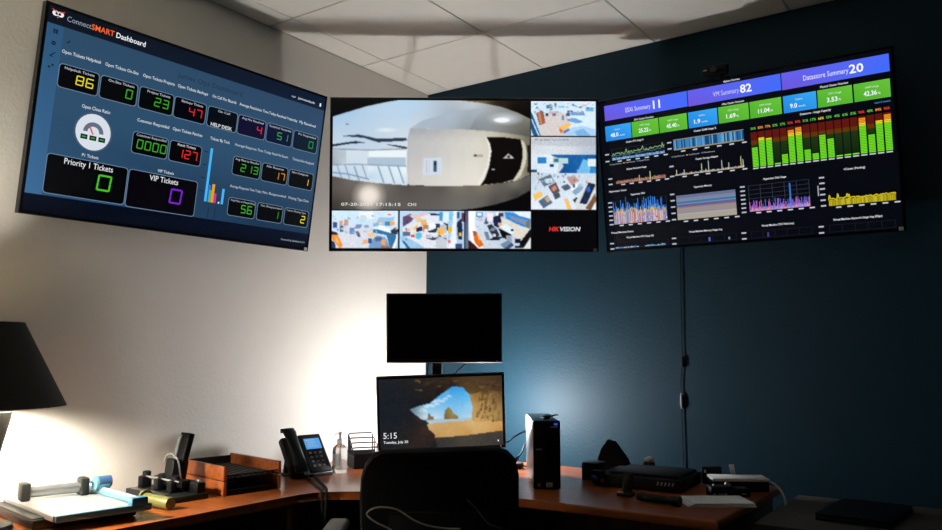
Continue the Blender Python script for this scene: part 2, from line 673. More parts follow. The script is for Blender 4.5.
d.line([(.163, .570), (.150, .530)], .007, (220, 60, 60))
for k in range(3):
    u = .128 + .026 * k
    d.rect(u, .576, u + .020, .600, (6, 10, 12))
    d.rect(u + .004, .584, u + .016, .592, (54, 150, 60))
d.use('chart_bar', True)
for u0, u1, v, c in ((.548, .557, .497, (70, 180, 250)), (.559, .567, .708, (40, 120, 230)), (.564, .571, .735, (110, 180, 60)), (.572, .582, .699, (236, 160, 30)), (.583, .591, .751, (210, 50, 170)), (.600, .606, .795, (220, 220, 210)), (.611, .620, .715, (70, 180, 250))):
    d.piece()
    d.rect(u0, v, u1, .806, c)
d.use('axis_mark', True)
for k in range(4):
    d.piece()
    d.rect(.526, .52 + k * .075, .540, .526 + k * .075, (24, 44, 70))
d.piece()
d.rect(.566, .83, .570, .90, (26, 50, 80))
d.piece()
d.rect(.592, .83, .596, .90, (26, 50, 80))
d.use('dashboard_lettering', True)
WH = (226, 232, 238)
d.text('Connect', .050, .118, .052, .026, (150, 160, 172))
d.text('SMART', .119, .186, .053, .028, (240, 100, 40), bold=0.015)
d.text('Dashboard', .192, .283, .053, .027, (244, 246, 250), bold=0.01)
d.use('owl_mark')
for u in (.018, .032):
    d.ell(u, .032, .0085, .013, (236, 236, 240), 16)
    d.ell(u + (.003 if u < .025 else -.003), .033, .004, .006, (10, 12, 20), 10)
d.line([(.008, .015), (.022, .026)], .005, (220, 60, 50))
d.line([(.042, .015), (.028, .026)], .005, (220, 60, 50))
d.poly([(.022, .046), (.028, .046), (.025, .054)], (230, 110, 60))
d.use('header_icon', True)
for k, v in enumerate((.118, .176, .229, .287)):
    d.piece()
    if k == 0:
        for a in (0, 1):
            for b in (0, 1):
                d.rect(.018 + a * .007, v - .010 + b * .012, .0235 + a * .007, v - b * 0 + b * .010, (12, 24, 40))
    elif k == 1:
        d.arc(.023, v, .004, .010, 0, 360, (12, 24, 40), 14)
    elif k == 2:
        d.line([(.018, v + .010), (.030, v - .010)], .005, (14, 28, 46))
        d.line([(.016, v + .010), (.026, v + .012)], .004, (14, 28, 46))
    else:
        d.rect(.016, v + .002, .022, v + .010, (12, 24, 40))
        d.rect(.025, v - .010, .031, v - .002, (12, 24, 40))
d.piece()
d.rect(.974, .044, .981, .066, (226, 230, 236))
d.piece()
d.line([(.058, .157), (.066, .143)], .006, (20, 36, 56))
d.use('dashboard_lettering', True)
d.text('James Ops Dashboard', .398, .639, .156, .028, (32, 52, 74))
for s, a, b in (('Open Tickets Helpdesk', .048, .159), ('Open Tickets On-Site', .171, .273), ('Open Tickets Projects', .288, .393), ('Open Tickets Backups', .404, .512), ('On Call Per Boards', .529, .621), ('Average Resolution Time Today', .634, .786), ('Resolved Yesterday', .790, .882), ('My Resolved', .892, .968)):
    d.text(s, a, b, .209, .017, WH)
for (s, a, b), u in zip((('Helpdesk Tickets', .013, .097), ('On-Site Tickets', .020, .100), ('Project Tickets', .022, .098), ('Backups Tickets', .022, .098), ('On Call', .035, .080), ('Avg Hrs Resolved', .012, .100), ('Resolved Yesterday', .008, .104), ('Pre Responded', .018, .100)), row1):
    d.text(s, u + a, u + b, .283, .013, (196, 202, 212))
d.text('HELP DESK', .536, .617, .370, .020, WH, bold=0.01)
d.text('Open Close Ratio', .121, .204, .448, .018, WH)
d.text('Customer Responded', .288, .393, .448, .017, WH)
d.text('Open Tickets Patches', .406, .511, .448, .017, WH)
d.text('Tickets By Tech', .541, .615, .449, .017, WH)
d.text('Average Response Time Today', .636, .786, .449, .016, (200, 208, 218))
d.text('Needs No Reason', .790, .861, .449, .016, (200, 208, 218))
d.text('Tickets Not Assigned', .882, .981, .450, .016, (200, 208, 218))
d.text('Customer Responded', .292, .390, .524, .013, (190, 198, 208))
d.text('Patch Tickets', .430, .494, .526, .014, WH)
for s, u in (('Avg Mins to Resolve', .646), ('No Reason', .776), ('Not Assigned', .888)):
    d.text(s, u, u + (.096 if u < .7 else .074), .531, .013, (190, 198, 208))
d.text('Average Response Time Today', .638, .766, .696, .016, (196, 204, 214))
d.text('No Responded', .772, .874, .696, .016, (196, 204, 214))
d.text('Missing Type Data', .886, .980, .697, .016, (196, 204, 214))
for s, u in (('Avg Mins to Responding', .648), ('No Responded', .772), ('Tickets Missing Type', .884)):
    d.text(s, u, u + (.098 if u < .7 else .090), .776, .012, (180, 188, 200))
d.text('P1 Tickets', .139, .187, .689, .016, WH)
d.text('VIP Tickets', .374, .429, .692, .016, WH)
d.text('Priority 1 Tickets', .093, .234, .742, .030, (236, 240, 244))
d.text('VIP Tickets', .351, .448, .744, .030, (236, 240, 244))
d.text('jamesdash', .872, .950, .062, .014, (210, 216, 224), bold=0.01)
d.text('ops', .843, .860, .062, .013, (210, 216, 224))
d.text('Powered by dashboard v2.1', .877, .985, .964, .012, (170, 180, 196))
d.build(scr, M_TVIMG)

# ---- middle television: security camera views
tvc, scr = television('middle television across the corner showing security camera views', (-0.033, 3.547, 0.815), 0.010, 0.072, [((-.12, .06, .05), (-.20, .50, .08)), ((.12, .06, .05), (.14, .42, .08))])
d = Disp(TVW - 2 * TVB, TVH - 2 * TVB)
d.use('screen_background')
d.rect(0, 0, 1, 1, (10, 12, 16), False)
d.use('corridor_camera_view')
r = Ras(d, .003, .004, .752, .741, 300, 170)
r.poly([(0, 0), (.30, 0), (.30, .34), (0, .34)], [(158, 196, 230), (184, 212, 236), (214, 222, 230), (196, 214, 230)])
r.poly([(.30, 0), (.52, 0), (.52, .215), (.30, .215)], [(184, 212, 236), (190, 200, 208), (124, 132, 138), (206, 216, 226)])
r.poly([(.52, 0), (.75, 0), (.75, .26), (.52, .215)], [(196, 204, 212), (150, 148, 140), (92, 90, 82), (132, 140, 146)])
r.poly([(.295, .192), (.34, .14), (.44, .09), (.56, .055), (.52, .20)], [(178, 190, 202), (170, 184, 198), (172, 186, 200), (168, 178, 188), (150, 158, 164)])
r.poly([(0, 0), (.243, .004), (.19, .022), (.13, .046), (.07, .078), (0, .118)], (4, 5, 8))
r.poly([(.49, .004), (.75, .004), (.75, .125), (.70, .082), (.64, .045), (.56, .018)], [(100, 82, 52), (16, 12, 10), (6, 6, 8), (10, 8, 8), (40, 30, 20), (110, 92, 60)])
r.ell(.655, .125, .075, .050, (206, 216, 224), soft=.9)
r.ell(.642, .135, .036, .020, (250, 252, 255), soft=.35)
for u, v in ((.057, .166),):
    r.ell(u, v, .006, .006, (110, 120, 134), 10)
r.ell(.205, .205, .05, .02, (226, 236, 244), soft=.8)
r.rect(0, .33, .287, .58, [(214, 226, 236), (226, 234, 242), (214, 228, 240), (190, 210, 230)])
r.poly([(.0, .34), (.055, .335), (.055, .43), (.0, .44)], [(170, 184, 196), (190, 200, 210), (196, 206, 214), (160, 176, 190)])
r.rect(.138, .345, .282, .388, (236, 246, 250))
r.poly([(.135, .39), (.28, .386), (.28, .447), (.135, .440)], (176, 196, 214))
r.poly([(.135, .447), (.282, .452), (.286, .56), (.14, .53)], [(226, 240, 248), (236, 246, 250), (210, 228, 240), (190, 216, 236)])
r.line([(0, .44), (.09, .435), (.28, .447)], .006, (120, 142, 160))
for u in (.085, .175, .215, .25):
    r.line([(u, .45), (u + .022, .56)], .007, (92, 128, 160))
for u in (.02, .05, .115):
    r.line([(u, .44), (u + .018, .53)], .006, (112, 140, 168))
r.line([(0, .49), (.06, .50), (.14, .535)], .008, (110, 140, 172))
r.poly([(.035, .246), (.102, .236), (.173, .264), (.282, .256), (.283, .276), (.173, .287), (.12, .258)], (44, 60, 78))
r.poly([(.0, .303), (.09, .280), (.125, .290), (.06, .300), (0, .318)], (30, 44, 60))
r.poly([(.20, .300), (.24, .306), (.283, .318), (.283, .328), (.26, .324)], (40, 58, 76))
r.line([(.0, .332), (.14, .340), (.283, .330)], .006, (110, 122, 134))
wt = [(.284, .40, .45), (.287, .25, .567), (.295, .192, .573), (.34, .194, .576), (.40, .197, .578), (.45, .198, .578), (.503, .199, .577), (.55, .204, .574), (.60, .210, .565), (.65, .220, .553), (.70, .232, .538), (.749, .247, .500)]
wc = [((186, 186, 188), (196, 192, 188)), ((176, 180, 184), (200, 196, 192)), ((164, 170, 176), (206, 203, 200)), ((168, 172, 176), (212, 208, 204)), ((176, 178, 180), (218, 214, 208)), ((186, 186, 184), (224, 220, 212)), ((194, 192, 186), (228, 224, 214)), ((202, 198, 186), (230, 226, 214)), ((200, 194, 178), (226, 220, 206)), ((180, 172, 152), (206, 200, 184)), ((150, 144, 124), (170, 164, 146)), ((110, 106, 90), (120, 116, 100))]
for (a0, a1), (b0, b1) in zip(zip(wt, wc), zip(wt[1:], wc[1:])):
    for f0, f1 in ((0, .22), (.22, 1)):
        def mixc(c, f):
            return tuple(c[0][i] + (c[1][i] - c[0][i]) * min(1, f * 2.6) for i in range(3))
        r.poly([(a0[0], a0[1] + (a0[2] - a0[1]) * f0), (b0[0], b0[1] + (b0[2] - b0[1]) * f0), (b0[0], b0[1] + (b0[2] - b0[1]) * f1), (a0[0], a0[1] + (a0[2] - a0[1]) * f1)], [mixc(a1, f0), mixc(b1, f0), mixc(b1, f1), mixc(a1, f1)], False)
r.poly([(.584, .247), (.65, .250), (.713, .263), (.720, .32), (.722, .377), (.712, .46), (.692, .530), (.64, .556), (.563, .570), (.578, .530), (.594, .45), (.603, .343), (.597, .290)], [(26, 20, 16)] + [(12, 9, 8)] * 12)
r.poly([(.578, .24), (.597, .290), (.603, .343), (.594, .45), (.563, .570), (.548, .570), (.585, .45), (.594, .343), (.588, .29)], (238, 236, 228))
r.poly([(.713, .263), (.728, .285), (.736, .34), (.734, .42), (.716, .50), (.692, .545), (.684, .540), (.712, .46), (.722, .377), (.720, .32)], (214, 208, 188))
r.poly([(.737, .30), (.75, .305), (.75, .49), (.738, .48), (.742, .40)], (30, 28, 20))
r.poly([(.668, .358), (.690, .393), (.647, .390)], (206, 204, 196))
r.ell(.668, .380, .006, .008, (40, 36, 32), 10)
r.rect(.534, .364, .570, .384, (176, 172, 162))
r.rect(.538, .366, .546, .380, (40, 40, 44))
r.rect(.603, .462, .616, .470, (190, 190, 190))
r.poly([(.346, .394), (.414, .388), (.417, .500), (.344, .506)], (206, 222, 236))
r.rect(.383, .410, .397, .485, (74, 84, 104))
r.rect(.387, .416, .393, .440, (30, 36, 54))
r.rect(.356, .405, .360, .490, (214, 160, 160))
r.rect(.366, .405, .369, .490, (190, 200, 214))
fy = [(0, .514), (.08, .542), (.18, .562), (.289, .575), (.40, .580), (.485, .577), (.565, .572), (.69, .545), (.75, .503), (.75, .604), (.70, .655), (.62, .70), (.54, .727), (.485, .738), (0, .738)]
r.poly(fy, [(92, 84, 78), (110, 104, 100), (112, 108, 104), (86, 80, 76), (90, 84, 80), (120, 114, 104), (126, 118, 104), (120, 116, 106), (96, 94, 92), (70, 68, 66), (60, 58, 56), (76, 74, 72), (104, 102, 98), (110, 108, 106), (62, 54, 48)])
r.ell(.142, .650, .070, .125, (232, 220, 208), soft=.75)
r.ell(.142, .640, .045, .075, (244, 232, 222), soft=.8)
r.poly([(.752, .604), (.752, .740), (.475, .740), (.54, .727), (.62, .70), (.70, .655)], (7, 6, 8))
r.soften(2)
r.build()
d.use('camera_time_stamp', True)
d.text('07-20-2021', .037, .152, .712, .020, (230, 234, 238), bold=0.01)
d.text('17:15:15', .170, .261, .712, .020, (230, 234, 238), bold=0.01)
d.text('CH1', .287, .319, .712, .020, (230, 234, 238), bold=0.01)


def feed(name, u0, v0, u1, v1, shapes, seed, pal, n, region=(0, 0, 1, 1), size=(.03, .12)):
    d.use(name)
    rnd = random.Random(seed)
    r = Ras(d, u0, v0, u1, v1, 96, int(96 * (v1 - v0) / (u1 - u0) * .5625))

    def m(q):
        return (u0 + (u1 - u0) * q[0], v0 + (v1 - v0) * q[1])
    for pts, c in shapes:
        r.poly([m(q) for q in pts], c)
    base = rnd.uniform(-.4, .4)
    for k in range(int(n * 1.35)):
        x = region[0] + rnd.random() * (region[2] - region[0])
        y = region[1] + rnd.random() * (region[3] - region[1])
        s = rnd.uniform(*size) * .8
        a = base + rnd.choice((0, .6, -.5, 1.571)) + rnd.uniform(-.25, .25)
        e = rnd.uniform(.3, .8) * s
        ca, sa = math.cos(a), math.sin(a)
        q = [m((x + (sx * s * ca - sy * e * sa) * .7, y + sx * s * sa + sy * e * ca)) for sx, sy in ((-1, -1), (1, -.8), (.9, 1), (-1, .9))]
        r.poly(q, rnd.choice(pal))
    r.soften(1)
    r.speckle(seed, 4)
    # the bright, hard rendering of a cheap camera
    r.A = (r.A - 128) * 1.10 + 136
    r.build()


FULL = [(0, 0), (1, 0), (1, 1), (0, 1)]


def bx(x0, y0, x1, y1, sk=0.0):
    return [(x0 + sk, y0), (x1 + sk, y0), (x1 - sk, y1), (x0 - sk, y1)]


feed('office_camera_view', .753, .006, 1.0, .241, [
    (FULL, [(204, 222, 236), (206, 224, 240), (206, 226, 244), (180, 206, 230)]),
    ([(.12, .68), (.22, .36), (.45, .30), (.56, .40), (.60, 1), (.15, 1)], (204, 196, 194)),
    ([(0, .30), (.03, .42), (.15, 1), (.04, 1), (0, .80)], (36, 84, 124)),
    ([(0, .52), (.02, .52), (.10, .86), (.14, 1), (.11, 1)], (190, 214, 232)),
    ([(.07, .32), (.19, .30), (.22, .62), (.13, .70)], (150, 94, 74)),
    ([(.11, .33), (.14, .33), (.17, .64), (.14, .68)], (186, 130, 104)),
    (bx(.23, .10, .33, .20), (70, 130, 160)), (bx(.28, .28, .40, .36), (200, 176, 168)), (bx(.22, .35, .27, .42), (40, 56, 80)), (bx(.33, .34, .38, .42), (80, 110, 160)),
    (bx(.56, .26, .64, .34), (40, 66, 110)), (bx(.54, .34, .60, .42), (90, 80, 110)), (bx(.60, .30, .82, .40, -.02), (110, 152, 200)), (bx(.84, .17, .96, .28), (110, 170, 210)),
    (bx(.47, .40, .51, .54), (90, 130, 150)), (bx(.79, .08, .86, .13), (236, 150, 140)), (bx(.36, .04, .39, .14), (110, 120, 90)), (bx(.42, .12, .52, .18), (130, 190, 210)),
    ([(.55, .50), (.68, .48), (.80, .58), (.72, .63), (.56, .57)], (106, 156, 200)),
    ([(.49, .92), (.62, .76), (.80, .70), (.98, .80), (1, 1), (.60, 1)], (164, 200, 230)),
    ([(.66, .86), (.80, .78), (.92, .98), (.72, 1)], (120, 170, 214)),
    ([(.43, .75), (.58, .60), (.62, .67), (.50, .84), (.44, .86)], (240, 182, 92)),
    ([(.43, .76), (.48, .82), (.49, .92), (.44, .88)], (196, 116, 80)),
    ([(.49, .86), (.57, .78), (.60, .82), (.51, .93)], (96, 116, 180))], 3,
    [(90, 130, 170), (150, 176, 200), (60, 84, 120), (180, 170, 170), (120, 160, 200)], 22, (.06, .06, .98, .34), (.02, .05))
feed('workstation_camera_view', .753, .247, 1.0, .735, [
    (FULL, [(186, 190, 196), (168, 174, 184), (210, 222, 234), (214, 226, 238)]),
    ([(0, .10), (.5, .13), (1, .12), (1, .24), (.28, .24), (0, .27)], [(196, 200, 206), (206, 210, 216), (180, 188, 198), (170, 184, 200), (204, 212, 220), (206, 214, 222)]),
    ([(0, .24), (.30, .24), (.42, .36), (.40, .52), (0, .54)], [(206, 216, 224), (216, 226, 234), (206, 224, 238), (206, 222, 236), (196, 210, 222)]),
    ([(.29, .24), (1, .24), (1, .50), (.42, .50), (.50, .40), (.44, .30)], [(30, 90, 150), (20, 84, 150), (60, 140, 200), (16, 76, 136), (20, 80, 146), (40, 104, 166)]),
    ([(.80, .30), (.92, .34), (.90, .50), (.70, .50)], (110, 180, 224)),
    (bx(.10, .275, .23, .365), (50, 124, 186)), (bx(.33, .285, .57, .360), (176, 206, 206)), (bx(.35, .30, .42, .34), (60, 110, 120)), (bx(.87, .30, 1, .40), (214, 224, 230)), (bx(.29, .375, .35, .41), (36, 56, 86)), (bx(0, .45, .09, .49), (50, 70, 100)), (bx(.70, .45, .86, .49), (120, 176, 216)),
    ([(0, .50), (1, .50), (1, 1), (0, 1)], [(186, 200, 214), (190, 206, 222), (220, 230, 240), (216, 226, 238)]),
    ([(.12, .58), (.30, .51), (.36, .62), (.20, .68)], (96, 112, 126)), ([(.20, .58), (.32, .56), (.34, .62), (.24, .64)], (190, 210, 224)),
    ([(.26, .68), (.38, .62), (.44, .74), (.36, .82)], (90, 80, 86)), ([(.30, .70), (.37, .66), (.40, .71), (.34, .75)], (196, 120, 104)), ([(.34, .80), (.43, .76), (.45, .82), (.37, .86)], (70, 84, 90)),
    ([(.54, .56), (.66, .52), (.74, .60), (.62, .66)], (180, 140, 130)), ([(.46, .68), (.56, .64), (.62, .70), (.52, .74)], (80, 92, 112)), ([(.62, .74), (.76, .64), (.82, .70), (.68, .80)], (130, 160, 186)), ([(.64, .86), (.70, .82), (.74, .88), (.68, .92)], (44, 60, 84)), ([(.60, .70), (.70, .64), (.72, .68), (.63, .74)], (226, 236, 244)),
    ([(.03, .79), (.14, .74), (.19, .80), (.06, .88)], (230, 186, 100)), ([(.11, .88), (.25, .80), (.33, .90), (.19, .98)], (86, 104, 126)), ([(.20, .84), (.26, .81), (.30, .87), (.25, .90)], (190, 160, 130)),
    ([(.50, .85), (.56, .84), (.63, 1), (.56, 1)], (230, 182, 108)), ([(.66, .92), (.88, .56), (1, .52), (1, .72), (.82, 1), (.70, 1)], (204, 208, 210)), ([(.74, .91), (.88, .62), (.99, .65), (.85, .92)], (36, 44, 74)), ([(.84, .70), (.90, .67), (.91, .74), (.86, .76)], (50, 100, 190)), ([(.83, .98), (.98, .77), (1, .86), (.92, 1)], (120, 84, 60))], 9,
    [(110, 130, 150), (190, 204, 218), (60, 76, 100), (190, 160, 144), (150, 180, 210), (226, 232, 240)], 26, (.04, .50, .90, .72), (.012, .035))
d.use('camera_time_stamp', True)
d.text('07-20-2021 Tue 17:15:15', .768, .895, .272, .013, (60, 66, 80))
feed('corridor_desk_camera_view', .003, .745, .253, .996, [
    (FULL, [(196, 224, 246), (204, 226, 244), (176, 204, 230), (196, 208, 224)]),
    (bx(.40, .02, .62, .22), (226, 232, 238)), (bx(.42, .12, .52, .30), (190, 210, 218)),
    ([(.05, .62), (.30, .36), (.55, .44), (.55, 1), (.12, 1)], (206, 210, 220)),
    ([(0, .58), (.09, .64), (.17, .94), (.12, 1), (.06, .86), (0, .74)], (228, 144, 62)), ([(0, .54), (.08, .58), (.09, .64), (0, .64)], (44, 42, 72)), ([(0, .78), (.05, .86), (.06, 1), (0, 1)], (44, 56, 90)), ([(.05, .72), (.08, .74), (.11, .86), (.08, .86)], (240, 186, 110)),
    (bx(.02, .30, .08, .46), (60, 80, 130)), (bx(.12, .40, .17, .56), (40, 104, 146)), (bx(.11, .26, .16, .40), (206, 160, 140)), (bx(.18, .24, .24, .40), (196, 150, 130)), (bx(.27, .46, .34, .62), (96, 140, 190)), (bx(.35, .36, .44, .48, .02), (120, 140, 180)), (bx(.37, .54, .42, .70, -.02), (76, 96, 130)), (bx(.48, .38, .56, .46), (140, 160, 196)),
    ([(.48, .50), (.60, .44), (.64, .60), (.54, .66)], (206, 200, 206)),
    (bx(.68, .18, .92, .40, .02), (150, 188, 216)), (bx(.62, .30, .70, .42), (120, 170, 214)), (bx(.80, .28, .88, .40), (70, 130, 180)), (bx(.87, .28, .94, .38), (230, 160, 90)), (bx(.70, .30, .77, .36), (226, 200, 170)), (bx(.84, .08, .89, .12), (230, 120, 110)),
    ([(.64, .42), (.74, .38), (.90, .50), (.88, .60), (.66, .50)], (226, 238, 246)),
    ([(.62, .50), (.70, .50), (.96, .62), (.96, .94), (.88, 1), (.82, .64), (.62, .58)], (56, 108, 150)), ([(.88, .52), (.96, .44), (1, .50), (.98, .62), (.90, .60)], (50, 56, 80)),
    ([(.55, 1), (.58, .80), (.68, .66), (.80, .70), (.86, .90), (.84, 1)], (112, 150, 190)), ([(.64, .70), (.74, .68), (.76, .78), (.66, .82)], (90, 104, 140)),
    (bx(.46, .76, .54, .88), (226, 164, 120)), (bx(.55, .62, .65, .70), (236, 190, 120)), (bx(.75, .76, .81, .90), (230, 156, 100)), (bx(.73, .94, .88, 1), (150, 104, 90)), (bx(.55, .74, .60, .86), (60, 80, 130)), ([(.90, 1), (.99, .62), (1, .66), (.95, 1)], (226, 236, 244))], 21,
    [(120, 150, 190), (200, 190, 196), (90, 116, 160), (222, 180, 150), (160, 190, 220)], 22, (.02, .12, .98, .60), (.015, .045))
feed('cluttered_desk_camera_view', .258, .745, .502, .996, [
    (FULL, [(180, 206, 230), (150, 190, 226), (170, 196, 220), (170, 206, 232)]),
    ([(.05, .16), (.16, .08), (.22, .16), (.18, .28), (.05, .42)], (96, 74, 104)), ([(.14, .12), (.40, .04), (.46, .08), (.22, .22)], (214, 186, 184)),
    ([(.05, .46), (.25, .20), (.45, .08), (.62, .08), (.75, .30), (.74, 1), (.20, 1), (.05, .62)], (214, 218, 228)),
    ([(0, .70), (.06, .64), (.40, .98), (.10, 1)], (150, 190, 220)), ([(.04, .80), (.06, .78), (.16, .98), (.12, 1)], (50, 90, 130)),
    (bx(.24, .20, .34, .30), (214, 190, 150)), ([(.32, .24), (.40, .22), (.43, .38), (.33, .40)], (216, 174, 112)), (bx(.36, .38, .44, .48), (190, 120, 70)), ([(.26, .46), (.34, .40), (.36, .52), (.26, .56)], (38, 44, 84)), ([(.20, .46), (.27, .36), (.28, .44), (.22, .52)], (236, 184, 70)), (bx(.08, .46, .16, .54), (230, 170, 130)),
    ([(.24, .60), (.32, .56), (.35, .66), (.30, .76), (.24, .72)], (84, 186, 222)), (bx(.17, .62, .23, .70), (200, 90, 60)), (bx(.05, .56, .16, .66), (90, 104, 140)),
    ([(.45, .34), (.54, .30), (.56, .44), (.46, .50)], (226, 234, 246)), ([(.42, .54), (.50, .50), (.58, .44), (.57, .56), (.48, .58)], (36, 52, 76)), ([(.55, .34), (.62, .34), (.62, .44), (.56, .44)], (40, 56, 84)),
    ([(.62, .38), (.70, .34), (.73, .42), (.72, .58), (.66, .60)], (186, 186, 196)), ([(.66, .30), (.74, .34), (.75, .50), (.73, .52), (.72, .38)], (36, 44, 60)),
    (bx(.58, .47, .68, .62), (242, 178, 66)), (bx(.75, .43, .85, .57), (224, 178, 54)), (bx(.40, .62, .48, .70), (180, 180, 190)), ([(.40, .72), (.52, .72), (.62, .66), (.63, .72), (.52, .78)], (50, 60, 80)),
    ([(.56, .72), (.74, .60), (.72, .98), (.55, .96)], (190, 194, 202)), ([(.46, .06), (.61, .08), (.61, .12), (.48, .12)], (40, 44, 60)), (bx(.61, .02, .66, .26), (70, 150, 206)), (bx(.67, .02, .76, .28), (206, 232, 244)), (bx(.77, .06, .82, .24), (120, 190, 226)),
    ([(.83, 0), (.89, 0), (.87, .5), (.88, 1), (.74, 1), (.80, .6)], (222, 228, 238)), (bx(.74, .78, .79, .84), (230, 100, 90)), ([(.88, .30), (.95, .20), (.97, .50), (.96, .76), (.90, .74)], (36, 46, 64)), (bx(.91, .58, .95, .66), (236, 176, 50)), (bx(.95, .04, 1, .28), (100, 50, 66)), (bx(.86, .86, .96, 1), (60, 74, 110)), (bx(.88, .02, .92, .20), (60, 90, 120))], 33,
    [(70, 90, 120), (200, 206, 216), (176, 150, 120), (120, 150, 190), (40, 52, 74)], 18, (.10, .25, .75, .80), (.015, .04))
feed('open_desk_camera_view', .505, .745, .753, .996, [
    (FULL, [(200, 216, 232), (120, 170, 220), (196, 202, 210), (206, 208, 210)]),
    ([(0, 0), (.05, 0), (.05, 1), (0, 1)], [(90, 60, 90), (80, 110, 150), (120, 140, 170), (60, 80, 110)]),
    ([(.05, 0), (.15, 0), (.14, .40), (.20, .68), (.27, .98), (.20, 1), (.08, .75), (.05, .40)], (240, 242, 244)),
    (bx(.16, .02, .27, .16), (90, 150, 200)), (bx(.18, .04, .25, .12), (226, 236, 242)), (bx(.20, .16, .27, .26), (200, 180, 200)),
    ([(.11, .52), (.17, .54), (.28, .90), (.21, .97), (.14, .82)], (214, 106, 36)), ([(.17, .58), (.21, .66), (.24, .78), (.20, .76)], (246, 170, 80)), (bx(.12, .52, .16, .64), (120, 90, 90)), ([(.05, .76), (.12, .86), (.20, 1), (.05, 1)], (60, 28, 30)),
    (bx(.30, .16, .36, .34, .02), (70, 90, 110)), (bx(.33, .04, .42, .26), (230, 220, 226)), (bx(.46, .02, .52, .12), (226, 238, 250)),
    ([(.55, .18), (.62, .20), (.98, .48), (.88, .76), (.72, .66), (.50, .42)], (214, 206, 194)),
    ([(.60, .02), (.98, .10), (.98, .44), (.86, .40), (.62, .20)], (50, 130, 206)), ([(.66, .10), (.94, .24), (.93, .38), (.70, .22)], (120, 140, 170)), ([(.72, .02), (1, 0), (1, .20), (.82, .12)], (220, 228, 234)), ([(.92, .28), (.98, .24), (.98, .46), (.93, .42)], (120, 110, 100)),
    ([(.53, .40), (.62, .34), (.76, .50), (.70, .62)], (212, 232, 246)), ([(.50, .44), (.70, .62), (.70, .78), (.56, .70)], (20, 18, 22)), (bx(.69, .47, .73, .52), (20, 24, 34)),
    ([(.42, .14), (.53, .10), (.55, .30), (.50, .44), (.43, .38)], (28, 38, 66)), (bx(.51, .05, .58, .14), (84, 50, 46)), (bx(.49, .30, .56, .38), (214, 170, 150)),
    ([(.33, .38), (.40, .34), (.48, .50), (.52, .64), (.44, .72), (.38, .56)], (44, 50, 64)), (bx(.38, .44, .46, .52, .02), (120, 130, 146)), (bx(.40, .68, .54, .76, .03), (30, 34, 42)), (bx(.30, .54, .36, .76, -.02), (110, 126, 150)), (bx(.42, .60, .46, .68), (206, 212, 220)),
    ([(.53, .88), (.66, .76), (.72, .84), (.60, 1)], (110, 132, 158)), ([(.60, .98), (.70, .84), (.74, .90), (.66, 1)], (60, 76, 104)), (bx(.76, .74, .84, .84), (24, 26, 36)), ([(.84, .80), (1, .44), (1, .66), (.90, .96), (.82, .92)], (18, 20, 26)), ([(.88, 1), (1, .66), (1, 1)], (216, 218, 216)), (bx(.76, .92, .88, .97), (30, 32, 38)), (bx(.62, .64, .70, .76), (150, 156, 170))], 44,
    [(110, 126, 150), (70, 84, 106), (180, 190, 200)], 12, (.18, .1, .5, .9), (.012, .03))
d.use('recorder_logo')
d.rect(.756, .741, 1.0, .996, (7, 7, 9))
d.text('HIK', .820, .860, .876, .028, (226, 52, 50), bold=0.03, shear=0.2)
d.text('VISION', .862, .940, .876, .028, (214, 220, 228), bold=0.03, shear=0.2)
d.build(scr, M_TVIMG)

# ---- right television: data centre dashboard
tvr, scr = television('right wall television with purple banners and green bar graphs on black', (1.122, 3.276, 0.819), -0.591, 0.135, [((-.12, .06, .05), (-.10, .19, .08)), ((.12, .06, .05), (.10, .19, .08))])
d = Disp(TVW - 2 * TVB, TVH - 2 * TVB)
d.use('screen_background')
d.rect(0, 0, 1, 1, [(8, 10, 18), (5, 7, 14), (5, 7, 14), (6, 9, 18)], False)
d.use('summary_banner', True)
for u0, u1 in ((.024, .346), (.349, .668), (.671, .994)):
    d.piece()
    d.poly([(u0, .026), (u1, .026), (u1, .124), (u0, .127)], [(104, 94, 236), (70, 106, 246), (62, 108, 250), (112, 86, 216)])
d.use('summary_tile', True)
us = [.022, .129, .236, .345, .453, .561, .671, .779, .888]
for k, u in enumerate(us):
    c = [(40, 150, 236), (60, 166, 244), (44, 150, 232), (36, 134, 220)] if k % 3 == 0 else [(92, 186, 52), (104, 194, 58), (92, 182, 48), (80, 172, 46)]
    d.piece()
    d.rect(u, .164, u + .104, .265, c)
d.use('usage_bar', True)
pc = [56, 83, 77, 5, 27, 93, 97, 31, 17, 66, 53, 4, 6, 5, 96, 48, 84, 96]
g0, g1, n = .556, .990, 18
vt, vb = .340, .560
for k in range(n):
    d.piece()
    u0 = g0 + (g1 - g0) * k / n + .0015
    u1 = g0 + (g1 - g0) * (k + 1) / n - .0015
    d.rect(u0, vt + .01, u1, vt + .06, [(92, 22, 14)] * 4)
    d.rect(u0, vt + .06, u1, vt + .085, [(96, 52, 12)] * 4)
    d.rect(u0, vt + .085, u1, vb, [(30, 54, 18), (30, 54, 18), (14, 32, 14), (14, 32, 14)])
    top = vb - (vb - vt) * pc[k] / 100 * .97
    H = vb - vt
    for sv in range(24):
        a = vb - H * sv / 24
        b = a - H / 24 + .0018
        if b < top - .001:
            break
        fr = sv / 24
        c = (112, 222, 36) if fr < .68 else (236, 212, 44) if fr < .78 else (240, 150, 40) if fr < .88 else (230, 52, 40)
        d.rect(u0 + .001, b, u1 - .001, a, c)
d.use('line_graph')
rnd = random.Random(5)


def axes(u0, v0, u1, v1, nx, ny, c=(44, 50, 66)):
    for k in range(nx + 1):
        u = u0 + (u1 - u0) * k / nx
        d.rect(u - .0006, v0, u + .0006, v1, c, False)
    for k in range(ny + 1):
        v = v0 + (v1 - v0) * k / ny
        d.rect(u0, v - .0008, u1, v + .0008, c, False)
    d.layer += .25


